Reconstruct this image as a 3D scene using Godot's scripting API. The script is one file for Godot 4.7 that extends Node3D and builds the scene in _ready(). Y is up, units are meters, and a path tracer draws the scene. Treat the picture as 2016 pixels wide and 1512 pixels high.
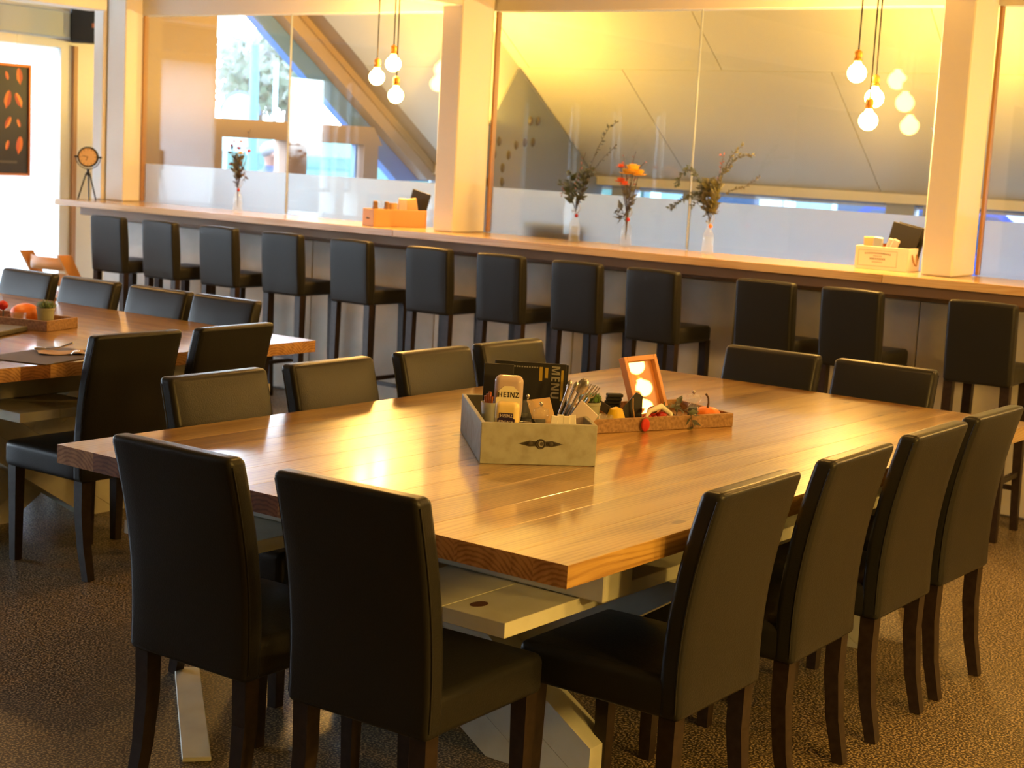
extends Node3D
# A restaurant dining hall: bar counter with stools under a glass partition, two big plank tables with leather chairs.

var used := {}
var M := {}
var rng := RandomNumberGenerator.new()
var WARM := Color(1.0, 0.74, 0.38)

func _ready() -> void:
	rng.seed = 7
	# ---------------------------------------------------------------- camera, sky, lights, exposure
	var cam := Camera3D.new()
	cam.name = "camera"
	cam.transform = Transform3D(Basis(Vector3(0.8084947, 0.0532183, -0.5860922), Vector3(-0.1263152, 0.9883846, -0.0845004), Vector3(0.5747876, 0.1423505, 0.8058260)), Vector3(0, 1.6, 0))
	cam.fov = 27.376
	var att := CameraAttributesPhysical.new()
	att.frustum_focal_length = 49.27
	att.frustum_focus_distance = 4.2
	att.frustum_near = 0.05
	att.frustum_far = 200.0
	att.exposure_aperture = 5.6
	cam.attributes = att
	add_child(cam)
	cam.current = true
	var env := Environment.new()
	env.background_mode = Environment.BG_SKY
	var sm := ProceduralSkyMaterial.new()
	sm.sky_top_color = Color(0.80, 0.90, 1.0)
	sm.sky_horizon_color = Color(0.90, 0.96, 1.0)
	sm.ground_horizon_color = Color(0.62, 0.66, 0.70)
	sm.ground_bottom_color = Color(0.45, 0.48, 0.50)
	sm.sky_energy_multiplier = 4.0
	sm.ground_energy_multiplier = 1.0
	var sky := Sky.new()
	sky.sky_material = sm
	env.sky = sky
	env.tonemap_mode = Environment.TONE_MAPPER_LINEAR
	env.tonemap_exposure = 1.0
	env.sdfgi_enabled = true
	env.ssao_enabled = true
	env.ssil_enabled = true
	var we := WorldEnvironment.new()
	we.name = "environment"
	we.environment = env
	add_child(we)
	make_materials()
	build_room()
	build_partition()
	build_veranda()
	build_outside()
	build_tables()
	build_chairs()
	build_bar_things()
	build_table_things()
	build_left_corner()
	build_lamps()

# ==================================================================== naming and adding
func numbered(n: String) -> String:
	if not used.has(n):
		used[n] = 0
		return n
	used[n] += 1
	return "%s_%03d" % [n, used[n]]

func tag(o: Node, label: String, category: String, group := "", kind := "") -> Node:
	if label: o.set_meta("label", label)
	if category: o.set_meta("category", category)
	if group: o.set_meta("group", group)
	if kind: o.set_meta("kind", kind)
	return o

func thing(called: String, label: String, category: String, at := Vector3.ZERO, turn := 0.0, group := "", kind := "") -> Node3D:
	var o := Node3D.new()
	o.name = numbered(called)
	add_child(o)
	o.position = at
	o.rotation.y = turn
	tag(o, label, category, group, kind)
	return o

func obj(called: String, st: SurfaceTool, m: Material, parent: Node = null) -> MeshInstance3D:
	st.generate_normals()
	var me := st.commit()
	me.surface_set_material(0, m)
	return put(called, me, parent)

func put(called: String, me: Mesh, parent: Node = null) -> MeshInstance3D:
	var o := MeshInstance3D.new()
	o.mesh = me
	if parent:
		o.name = called
		parent.add_child(o, true)
	else:
		o.name = numbered(called)
		add_child(o)
	return o

func dup(src: Node3D, label: String, at: Vector3, turn: float, base_name: String) -> Node3D:
	var c: Node3D = src.duplicate()
	c.name = numbered(base_name)
	add_child(c)
	c.position = at
	c.rotation.y = turn
	c.set_meta("label", label)
	return c

# ==================================================================== geometry helpers
func mk() -> SurfaceTool:
	var st := SurfaceTool.new()
	st.begin(Mesh.PRIMITIVE_TRIANGLES)
	st.set_smooth_group(-1)
	return st

func face(st: SurfaceTool, p: Array, out: Vector3, uv: Array = []) -> void:
	var n: Vector3 = (p[1] - p[0]).cross(p[2] - p[0])
	if n.length_squared() < 1e-16 and p.size() > 3:
		n = (p[2] - p[0]).cross(p[3] - p[0])
	var flip := n.dot(out) < 0.0
	for i in range(1, p.size() - 1):
		var a := i + 1
		var b := i
		if flip:
			a = i
			b = i + 1
		for k in [0, a, b]:
			if uv.size(): st.set_uv(uv[k])
			st.add_vertex(p[k])

func bx(st: SurfaceTool, c: Vector3, s: Vector3, bev := 0.003, b := Basis.IDENTITY) -> void:
	st.set_smooth_group(-1)
	var h := s * 0.5
	bev = minf(bev, minf(h.x, minf(h.y, h.z)) * 0.9)
	var P := {}
	for x in [-1, 1]:
		for y in [-1, 1]:
			for z in [-1, 1]:
				var q := Vector3(x, y, z)
				for a in 3:
					var v := Vector3.ZERO
					for k in 3:
						v[k] = q[k] * (h[k] if k == a else h[k] - bev)
					P[[x, y, z, a]] = c + b * v
	for a in 3:
		var u := (a + 1) % 3
		var w := (a + 2) % 3
		for sgn in [-1, 1]:
			var pts := []
			for uv in [[-1, -1], [1, -1], [1, 1], [-1, 1]]:
				var k := [0, 0, 0]
				k[a] = sgn; k[u] = uv[0]; k[w] = uv[1]
				pts.append(P[[k[0], k[1], k[2], a]])
			var o := Vector3.ZERO
			o[a] = sgn
			face(st, pts, b * o)
		for su in [-1, 1]:
			for sw in [-1, 1]:
				var lo := [0, 0, 0]
				lo[u] = su; lo[w] = sw; lo[a] = -1
				var hi := lo.duplicate()
				hi[a] = 1
				var o2 := Vector3.ZERO
				o2[u] = su; o2[w] = sw
				face(st, [P[[lo[0], lo[1], lo[2], u]], P[[hi[0], hi[1], hi[2], u]], P[[hi[0], hi[1], hi[2], w]], P[[lo[0], lo[1], lo[2], w]]], b * o2)
	for x in [-1, 1]:
		for y in [-1, 1]:
			for z in [-1, 1]:
				face(st, [P[[x, y, z, 0]], P[[x, y, z, 1]], P[[x, y, z, 2]]], b * Vector3(x, y, z))

func box_obj(called: String, lo: Vector3, hi: Vector3, m: Material, parent: Node = null, bev := 0.003) -> MeshInstance3D:
	var st := mk()
	bx(st, (lo + hi) * 0.5, hi - lo, bev)
	return obj(called, st, m, parent)

# upholstered box with rounded edges; deform moves each point
func soft(st: SurfaceTool, c: Vector3, s: Vector3, r: float, deform: Variant = null, mid := 4, ks := 3) -> void:
	st.set_smooth_group(0)
	var h := s * 0.5
	var ax := []
	for a in 3:
		var l := []
		for i in ks: l.append(-h[a] + r * i / ks)
		for i in mid + 1: l.append(lerpf(-h[a] + r, h[a] - r, float(i) / mid))
		for i in ks: l.append(h[a] - r + r * (i + 1) / ks)
		ax.append(l)
	for a in 3:
		var u := (a + 1) % 3
		var w := (a + 2) % 3
		for sgn in [-1, 1]:
			var grid := []
			for i in ax[u].size():
				var row := []
				for j in ax[w].size():
					var q := Vector3.ZERO
					q[a] = h[a] * sgn; q[u] = ax[u][i]; q[w] = ax[w][j]
					var inner := Vector3(clampf(q.x, -h.x + r, h.x - r), clampf(q.y, -h.y + r, h.y - r), clampf(q.z, -h.z + r, h.z - r))
					var d := q - inner
					var p := inner + d.normalized() * r
					if deform != null: p = deform.call(p)
					row.append(c + p)
				grid.append(row)
			for i in ax[u].size() - 1:
				for j in ax[w].size() - 1:
					var g := [grid[i][j], grid[i + 1][j], grid[i + 1][j + 1], grid[i][j + 1]]
					var o := Vector3.ZERO
					o[a] = sgn
					var n: Vector3 = (g[2] - g[0]).cross(g[3] - g[1])
					if n.dot(o) < 0.0: g.reverse()
					for k in [0, 2, 1, 0, 3, 2]: st.add_vertex(g[k])
	st.set_smooth_group(-1)

func tube(st: SurfaceTool, pts: Array, rad: Variant, n := 8, square := false) -> void:
	var rings := []
	var prev := Vector3.UP
	for i in pts.size():
		var t: Vector3 = (pts[mini(i + 1, pts.size() - 1)] - pts[maxi(i - 1, 0)]).normalized()
		if i == 0: prev = Vector3.RIGHT if absf(t.x) < 0.9 else Vector3.BACK
		var x := (prev - t * prev.dot(t)).normalized()
		prev = x
		var y := t.cross(x)
		var r: float = rad[i] if rad is Array else rad
		var ring := []
		for k in n:
			var an := TAU * (k + (0.5 if square else 0.0)) / n
			ring.append(pts[i] + (x * cos(an) + y * sin(an)) * r * (sqrt(2.0) if square else 1.0))
		rings.append(ring)
	st.set_smooth_group(-1 if square else 0)
	for i in pts.size() - 1:
		for k in n:
			var k2 := (k + 1) % n
			face(st, [rings[i][k], rings[i][k2], rings[i + 1][k2], rings[i + 1][k]], rings[i][k] + rings[i][k2] + rings[i + 1][k] + rings[i + 1][k2] - 2.0 * (pts[i] + pts[i + 1]))
	st.set_smooth_group(-1)
	face(st, rings[0], pts[0] - pts[1])
	face(st, rings[-1], pts[-1] - pts[-2])

func lathe(st: SurfaceTool, prof: Array, n := 20, xf := Transform3D.IDENTITY) -> void:
	var grp := 0
	for i in prof.size() - 1:
		if i > 0:
			var d0: Vector2 = (prof[i] - prof[i - 1]).normalized()
			var d1: Vector2 = (prof[i + 1] - prof[i]).normalized()
			if d0.dot(d1) < 0.75: grp += 1
		st.set_smooth_group(grp)
		var d: Vector2 = prof[i + 1] - prof[i]
		for k in n:
			var a0 := TAU * k / n
			var a1 := TAU * ((k + 1) % n) / n
			var am := TAU * (k + 0.5) / n
			var q := []
			for pr in [[prof[i], a0], [prof[i], a1], [prof[i + 1], a1], [prof[i + 1], a0]]:
				var v: Vector3 = xf * Vector3(pr[0].x * cos(pr[1]), pr[0].y, pr[0].x * sin(pr[1]))
				if q.size() == 0 or not q[-1].is_equal_approx(v): q.append(v)
			if q.size() > 2 and q[0].is_equal_approx(q[-1]): q.pop_back()
			if q.size() > 2:
				face(st, q, xf.basis * Vector3(d.y * cos(am), -d.x, d.y * sin(am)))
	st.set_smooth_group(-1)

func ball(st: SurfaceTool, c: Vector3, r: Vector3, n := 12, m := 8, turn := Basis.IDENTITY) -> void:
	var prof := []
	for i in m + 1: prof.append(Vector2(sin(PI * i / m), -cos(PI * i / m)))
	prof[0].x = 0.0
	prof[m].x = 0.0
	lathe(st, prof, n, Transform3D(turn * Basis.from_scale(r), c))

# flat polygon (points in the plane o, u, v) given thickness along w
func prism(st: SurfaceTool, poly: Array, o: Vector3, u: Vector3, v: Vector3, w: Vector3) -> void:
	st.set_smooth_group(-1)
	var pk := PackedVector2Array(poly)
	var tri := Geometry2D.triangulate_polygon(pk)
	var f := func(q: Vector2) -> Vector3: return o + u * q.x + v * q.y
	for i in range(0, tri.size(), 3):
		var a: Vector3 = f.call(pk[tri[i]])
		var b: Vector3 = f.call(pk[tri[i + 1]])
		var c: Vector3 = f.call(pk[tri[i + 2]])
		face(st, [a, b, c], -w)
		face(st, [a + w, b + w, c + w], w)
	var cw := Geometry2D.is_polygon_clockwise(pk)
	for i in pk.size():
		var p := pk[i]
		var q := pk[(i + 1) % pk.size()]
		var e := q - p
		var nrm := Vector2(e.y, -e.x) * (-1.0 if cw else 1.0)
		var a: Vector3 = f.call(p)
		var b: Vector3 = f.call(q)
		face(st, [a, b, b + w, a + w], u * nrm.x + v * nrm.y)

# a board along z with eased long edges: sides carry the grain, ends a surface of their own
func plank(called: String, c: Vector3, s: Vector3, off: Vector2, side: Material, ends: Material, parent: Node, ch := 0.003) -> MeshInstance3D:
	var st := mk()
	var se := mk()
	var hx := s.x * 0.5
	var hy := s.y * 0.5
	var hz := s.z * 0.5
	var pr := [Vector2(-hx + ch, hy), Vector2(hx - ch, hy), Vector2(hx, hy - ch), Vector2(hx, -hy + ch), Vector2(hx - ch, -hy), Vector2(-hx + ch, -hy), Vector2(-hx, -hy + ch), Vector2(-hx, hy - ch)]
	var run := 0.0
	for i in 8:
		var a: Vector2 = pr[i]
		var b: Vector2 = pr[(i + 1) % 8]
		var l := a.distance_to(b)
		var u0 := off.x + run / 0.30
		var u1 := off.x + (run + l) / 0.30
		run += l
		face(st, [c + Vector3(a.x, a.y, -hz), c + Vector3(b.x, b.y, -hz), c + Vector3(b.x, b.y, hz), c + Vector3(a.x, a.y, hz)], Vector3(a.x + b.x, (a.y + b.y) * 3.0, 0) if absf(a.y - b.y) < 0.02 and absf(a.x - b.x) > 0.004 else Vector3(a.x + b.x, a.y + b.y, 0),
			[Vector2(u0, off.y), Vector2(u1, off.y), Vector2(u1, off.y + s.z / 3.2), Vector2(u0, off.y + s.z / 3.2)])
	for sg in [-1, 1]:
		var pts := []
		var uv := []
		for q in pr:
			pts.append(c + Vector3(q.x, q.y, hz * sg))
			uv.append(Vector2(off.x * 3.7 + q.x / 0.17, off.y * 5.0 + (q.y + hy) / 0.17))
		face(se, pts, Vector3(0, 0, sg), uv)
	st.generate_normals()
	se.generate_normals()
	var me := st.commit()
	se.commit(me)
	me.surface_set_material(0, side)
	me.surface_set_material(1, ends)
	return put(called, me, parent)

func text(called: String, s: String, h: float, depth: float, m: Material, parent: Node, xf: Transform3D, bold := true) -> MeshInstance3D:
	var f := SystemFont.new()
	f.font_names = PackedStringArray(["Droid Sans"])
	f.font_weight = 700 if bold else 400
	var t := TextMesh.new()
	t.text = s
	t.font = f
	t.font_size = 48
	t.pixel_size = h / 35.0
	t.depth = depth
	t.curve_step = 2.0
	t.material = m
	var o := put(called, t, parent)
	o.transform = xf
	return o

# ==================================================================== materials
func mat(key: String, c: Color, rough := 0.6, metal := 0.0, spec := 0.5) -> StandardMaterial3D:
	var m := StandardMaterial3D.new()
	m.resource_name = key
	m.albedo_color = c
	m.roughness = rough
	m.metallic = metal
	m.metallic_specular = spec
	M[key] = m
	return m

func fnl(sd: int, f: float, oct := 3, type := FastNoiseLite.TYPE_SIMPLEX_SMOOTH) -> FastNoiseLite:
	var n := FastNoiseLite.new()
	n.seed = sd
	n.frequency = f
	n.noise_type = type
	n.fractal_octaves = oct
	return n

func wood_image(sd: int, light: Color, dark: Color, knot: Color, w := 512, h := 1536) -> ImageTexture:
	var img := Image.create(w, h, false, Image.FORMAT_RGB8)
	var warp := fnl(sd, 1.0, 3)
	var fine := fnl(sd + 1, 1.0, 2)
	var tone := fnl(sd + 2, 1.0, 2)
	var r := RandomNumberGenerator.new()
	r.seed = sd
	var knots := []
	for i in 5: knots.append([Vector2(r.randf() * 0.30, r.randf() * 3.2), 0.006 + r.randf() * 0.008])
	for y in h:
		var v := 3.2 * y / h
		for x in w:
			var u := 0.30 * x / w
			var du := 0.0
			var kn := 0.0
			for k in knots:
				var d: Vector2 = Vector2(u, v) - k[0]
				if absf(d.y) < 0.25 and absf(d.x) < 0.08:
					var e := Vector2(d.x / k[1], d.y / (k[1] * 2.2)).length()
					kn = maxf(kn, smoothstep(1.15, 0.75, e))
					du += signf(d.x) * k[1] * 1.4 * exp(-e * e * 0.12)
			var uu := u - du + 0.030 * warp.get_noise_2d(u * 4.0, v * 0.75)
			var g := 0.5 + 0.5 * sin(uu * TAU / 0.0125 + 2.0 * tone.get_noise_2d(u * 9.0, v * 1.2))
			g = pow(g, 2.2)
			var f := fine.get_noise_2d(u * 520.0, v * 7.0)
			var t := clampf(0.42 * g + 0.22 * f + 0.75 * tone.get_noise_2d(u * 9.0 + 40.0, v * 1.1) + 0.5 * maxf(0.0, warp.get_noise_2d(u * 30.0 + 7.0, v * 2.2)) + 0.14, 0.0, 1.0)
			var c := light.lerp(dark, t)
			img.set_pixel(x, y, c.lerp(knot, kn * 0.7))
	return ImageTexture.create_from_image(img)

func end_image(sd: int, light: Color, dark: Color) -> ImageTexture:
	var img := Image.create(384, 384, false, Image.FORMAT_RGB8)
	var n := fnl(sd, 1.0, 3)
	for y in 384:
		for x in 384:
			var p := Vector2(x / 384.0, y / 384.0)
			var d := (p - Vector2(0.42, -0.25)).length() + 0.02 * n.get_noise_2d(p.x * 5.0, p.y * 5.0)
			var g := pow(0.5 + 0.5 * sin(d * 95.0), 1.8)
			var t := clampf(g * 0.6 + 0.5 * n.get_noise_2d(p.x * 3.0 + 9.0, p.y * 2.0) + 0.15 * n.get_noise_2d(p.x * 60.0, p.y * 60.0), 0.0, 1.0)
			img.set_pixel(x, y, light.lerp(dark, t))
	return ImageTexture.create_from_image(img)

func noise_tex(sd: int, f: float, ramp: Array, size := 512, type := FastNoiseLite.TYPE_SIMPLEX_SMOOTH, oct := 4) -> NoiseTexture2D:
	var t := NoiseTexture2D.new()
	t.width = size
	t.height = size
	t.seamless = true
	t.noise = fnl(sd, f, oct, type)
	var g := Gradient.new()
	g.offsets = PackedFloat32Array(ramp.map(func(x): return x[0]))
	g.colors = PackedColorArray(ramp.map(func(x): return x[1]))
	t.color_ramp = g
	return t

func bump(m: StandardMaterial3D, sd: int, f: float, height: float, scale := 1.0, size := 512) -> void:
	m.heightmap_enabled = true
	m.heightmap_texture = noise_tex(sd, f, [[0.0, Color.BLACK], [1.0, Color.WHITE]], size)
	m.heightmap_scale = height
	m.uv1_triplanar = true
	m.uv1_scale = Vector3.ONE * scale

func tri_tex(m: StandardMaterial3D, t: Texture2D, scale: float, world := false) -> void:
	m.albedo_texture = t
	m.uv1_triplanar = true
	m.uv1_world_triplanar = world
	m.uv1_scale = Vector3.ONE * scale

func glass_mat(key: String, c: Color, alpha: float, rough := 0.02, spec := 0.5) -> StandardMaterial3D:
	var m := mat(key, Color(c.r, c.g, c.b, alpha), rough, 0.0, spec)
	m.transparency = BaseMaterial3D.TRANSPARENCY_ALPHA
	return m

func make_materials() -> void:
	# table tops: honey pine, varnished
	var wt := [wood_image(11, Color(0.72, 0.58, 0.32), Color(0.50, 0.35, 0.16), Color(0.34, 0.20, 0.09)), wood_image(23, Color(0.70, 0.56, 0.31), Color(0.48, 0.33, 0.15), Color(0.33, 0.19, 0.08))]
	for i in 4:
		var m := mat("varnished_pine_%d" % i, [Color(1, 1, 1), Color(0.93, 0.90, 0.86), Color(0.97, 0.95, 0.90), Color(0.86, 0.80, 0.74)][i], 0.30)
		m.albedo_texture = wt[i % 2]
		m.clearcoat_enabled = true
		m.clearcoat = 1.0
		m.clearcoat_roughness = 0.11
		m.heightmap_enabled = true
		m.heightmap_texture = wt[i % 2]
		m.heightmap_scale = 0.03
		m.heightmap_flip_texture = true
	for i in 3:
		var e := mat("pine_end_%d" % i, [Color(1, 1, 1), Color(0.74, 0.64, 0.58), Color(0.52, 0.40, 0.33)][i], 0.5)
		e.albedo_texture = end_image(31 + i, Color(0.74, 0.56, 0.33), Color(0.50, 0.33, 0.16))
	# painted furniture wood
	var pw := mat("painted_wood", Color(0.80, 0.80, 0.74), 0.5)
	tri_tex(pw, noise_tex(41, 0.012, [[0.0, Color(0.93, 0.92, 0.89)], [0.5, Color(0.98, 0.98, 0.96)], [1.0, Color(1, 1, 1)]]), 1.0)
	mat("knot", Color(0.36, 0.22, 0.13), 0.6)
	# leather
	var le := mat("black_leather", Color(0.016, 0.0155, 0.014).linear_to_srgb(), 0.34, 0.0, 0.34)
	bump(le, 51, 0.06, 0.035, 5.0)
	var lw := mat("dark_leg_wood", Color(0.030, 0.019, 0.013).linear_to_srgb(), 0.42, 0.0, 0.4)
	tri_tex(lw, noise_tex(52, 0.02, [[0.0, Color(0.7, 0.65, 0.6)], [1.0, Color(1, 1, 1)]]), 3.0)
	# room
	var fl := mat("flecked_floor", Color(1, 1, 1), 0.33, 0.0, 0.5)
	tri_tex(fl, noise_tex(61, 0.045, [[0.0, Color(0.11, 0.09, 0.065)], [0.38, Color(0.21, 0.17, 0.125)], [0.54, Color(0.33, 0.285, 0.21)], [0.66, Color(0.56, 0.50, 0.38)], [1.0, Color(0.85, 0.78, 0.62)]], 1024, FastNoiseLite.TYPE_SIMPLEX, 4), 1.9, true)
	fl.roughness_texture = noise_tex(62, 0.03, [[0.0, Color(0.55, 0.55, 0.55)], [1.0, Color(1, 1, 1)]])
	fl.roughness_texture_channel = BaseMaterial3D.TEXTURE_CHANNEL_RED
	fl.roughness = 0.55
	var wp := mat("white_paint", Color(0.86, 0.84, 0.80), 0.55)
	bump(wp, 63, 0.03, 0.02, 2.0)
	mat("roof_deck", Color(0.46, 0.36, 0.27), 0.7)
	mat("stud_dark", Color(0.24, 0.19, 0.14), 0.5)
	mat("hall_wall", Color(0.46, 0.38, 0.30), 0.7)
	mat("gable_paint", Color(0.56, 0.46, 0.395), 0.6)
	mat("ceiling_paint", Color(0.66, 0.62, 0.56), 0.8)
	var rp := mat("roof_panel", Color(0.68, 0.64, 0.57), 0.55)
	bump(rp, 64, 0.004, 0.03, 0.3)
	var bw := mat("bar_panel", Color(0.74, 0.72, 0.68), 0.45)
	tri_tex(bw, noise_tex(65, 0.01, [[0.0, Color(0.90, 0.90, 0.88)], [1.0, Color(1, 1, 1)]]), 0.7)
	var maple := mat("counter_wood", Color(1, 1, 1), 0.26)
	maple.albedo_texture = wood_image(71, Color(0.82, 0.70, 0.52), Color(0.72, 0.57, 0.38), Color(0.50, 0.36, 0.22), 256, 1024)
	maple.clearcoat_enabled = true
	maple.clearcoat = 0.4
	maple.clearcoat_roughness = 0.12
	mat("counter_end", Color(0.74, 0.60, 0.42), 0.4)
	mat("brown_trim", Color(0.56, 0.44, 0.32), 0.5)
	mat("oak_strip", Color(0.66, 0.48, 0.30), 0.5)
	mat("gray_paint", Color(0.62, 0.65, 0.68), 0.5)
	mat("gray_metal", Color(0.60, 0.63, 0.67), 0.4)
	mat("slate_steel", Color(0.40, 0.40, 0.39), 0.5)
	mat("blue_steel", Color(0.30, 0.43, 0.66), 0.5)
	mat("joint_dark", Color(0.36, 0.33, 0.29), 0.7)
	mat("black_plastic", Color(0.05, 0.045, 0.04), 0.45)
	mat("black_iron", Color(0.07, 0.06, 0.055), 0.4, 0.6)
	mat("brass", Color(0.80, 0.56, 0.26), 0.3, 0.9)
	mat("steel", Color(0.80, 0.79, 0.77), 0.22, 0.95)
	mat("cord_black", Color(0.08, 0.05, 0.03), 0.7)
	var blind := mat("white_blind", Color(0.95, 0.96, 0.97), 0.8)
	blind.backlight_enabled = true
	blind.backlight = Color(1, 1, 1)
	glass_mat("clear_glass", Color(0.92, 0.96, 0.96), 0.006, 0.0, 0.5)
	glass_mat("bottle_glass", Color(0.80, 0.86, 0.86), 0.07, 0.03, 0.6)
	var fr := mat("frosted_film", Color(0.95, 0.97, 0.98, 0.0), 0.55)
	fr.refraction_enabled = true
	fr.refraction_scale = 0.045
	# small things
	var gw := mat("grey_wash_wood", Color(0.60, 0.60, 0.56), 0.6)
	tri_tex(gw, noise_tex(81, 0.015, [[0.0, Color(0.86, 0.84, 0.80)], [0.5, Color(0.95, 0.95, 0.94)], [1.0, Color(1, 1, 1)]]), 2.5)
	var tw := mat("tray_wood", Color(0.62, 0.48, 0.33), 0.55)
	tri_tex(tw, noise_tex(82, 0.02, [[0.0, Color(0.72, 0.68, 0.62)], [1.0, Color(1, 1, 1)]]), 6.0)
	mat("bare_wood", Color(0.72, 0.50, 0.30), 0.5)
	mat("orange_wood", Color(0.74, 0.56, 0.35), 0.5)
	mat("ash_wood", Color(0.80, 0.58, 0.36), 0.45)
	mat("menu_black", Color(0.10, 0.095, 0.085), 0.5)
	mat("menu_yellow", Color(0.62, 0.52, 0.14), 0.6)
	mat("menu_grey", Color(0.50, 0.49, 0.45), 0.6)
	mat("paper_white", Color(0.86, 0.83, 0.78), 0.8)
	mat("paper_cream", Color(0.82, 0.68, 0.50), 0.8)
	mat("label_cream", Color(0.84, 0.80, 0.66), 0.45)
	mat("label_ink", Color(0.16, 0.13, 0.10), 0.6)
	mat("label_violet", Color(0.17, 0.10, 0.24), 0.5)
	mat("label_pale", Color(0.78, 0.72, 0.70), 0.5)
	mat("mayo", Color(0.88, 0.78, 0.52), 0.25)
	mat("sauce_clear", Color(0.70, 0.62, 0.58), 0.15)
	mat("ketchup_red", Color(0.50, 0.12, 0.05), 0.3)
	mat("tin_grey", Color(0.72, 0.75, 0.76), 0.35, 0.4)
	mat("copper", Color(0.72, 0.42, 0.24), 0.3, 0.8)
	mat("emblem_dark", Color(0.20, 0.17, 0.12), 0.6)
	mat("pot_grey", Color(0.58, 0.58, 0.50), 0.7)
	mat("soil", Color(0.12, 0.08, 0.05), 0.9)
	mat("slate_tag", Color(0.13, 0.08, 0.06), 0.7)
	mat("wax_yellow", Color(0.80, 0.66, 0.10), 0.5)
	mat("pumpkin", Color(0.80, 0.42, 0.12), 0.5)
	mat("pumpkin_stem", Color(0.28, 0.20, 0.12), 0.8)
	mat("red_felt", Color(0.70, 0.16, 0.08), 0.8)
	mat("berry_red", Color(0.60, 0.10, 0.08), 0.35)
	mat("rose_red", Color(0.66, 0.06, 0.12), 0.6)
	mat("ribbon", Color(0.80, 0.78, 0.70), 0.6)
	mat("twine", Color(0.62, 0.48, 0.30), 0.9)
	mat("pepper", Color(0.07, 0.06, 0.05), 0.8)
	mat("photo_amber", Color(0.74, 0.46, 0.20), 0.4)
	mat("photo_brown", Color(0.44, 0.22, 0.10), 0.4)
	mat("placemat", Color(0.34, 0.29, 0.24), 0.75)
	mat("slate_board", Color(0.26, 0.25, 0.21), 0.6)
	for g in [["leaf_green", Color(0.20, 0.26, 0.10)], ["leaf_dark", Color(0.13, 0.15, 0.08)], ["leaf_olive", Color(0.34, 0.33, 0.12)], ["leaf_moss", Color(0.30, 0.44, 0.10)], ["leaf_brown", Color(0.27, 0.16, 0.12)], ["petal_yellow", Color(1.0, 0.84, 0.14)], ["petal_orange", Color(0.95, 0.46, 0.06)], ["petal_red", Color(0.72, 0.10, 0.06)], ["petal_pink", Color(0.72, 0.36, 0.30)], ["petal_cream", Color(0.92, 0.76, 0.52)], ["stem_brown", Color(0.26, 0.18, 0.11)], ["tree_leaf", Color(0.21, 0.27, 0.19)], ["tree_leaf_pale", Color(0.27, 0.33, 0.24)]]:
		var lm := mat(g[0], g[1], 0.6)
		lm.backlight_enabled = true
		lm.backlight = Color(0.5, 0.5, 0.5)
	# outside
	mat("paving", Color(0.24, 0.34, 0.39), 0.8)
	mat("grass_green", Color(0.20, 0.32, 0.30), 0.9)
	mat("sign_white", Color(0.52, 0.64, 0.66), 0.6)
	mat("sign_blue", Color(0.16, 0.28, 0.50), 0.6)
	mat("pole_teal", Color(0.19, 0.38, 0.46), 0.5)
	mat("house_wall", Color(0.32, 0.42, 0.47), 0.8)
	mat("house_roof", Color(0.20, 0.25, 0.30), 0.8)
	mat("car_paint", Color(0.10, 0.20, 0.42), 0.25, 0.2)
	mat("car_glass", Color(0.12, 0.18, 0.26), 0.08)
	mat("skin", Color(0.46, 0.33, 0.29), 0.6)
	mat("hair_grey", Color(0.42, 0.43, 0.45), 0.7)
	mat("hair_brown", Color(0.24, 0.17, 0.13), 0.7)
	mat("jacket_blue", Color(0.09, 0.17, 0.33), 0.8)
	mat("coat_pink", Color(0.40, 0.15, 0.28), 0.8)
	mat("trousers", Color(0.14, 0.15, 0.18), 0.8)

# ==================================================================== room shell
func struct(called: String, lo: Vector3, hi: Vector3, m: Material, label: String, category: String, bev := 0.004) -> MeshInstance3D:
	var o := box_obj(called, lo, hi, m, null, bev)
	tag(o, label, category, "", "structure")
	return o

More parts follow.
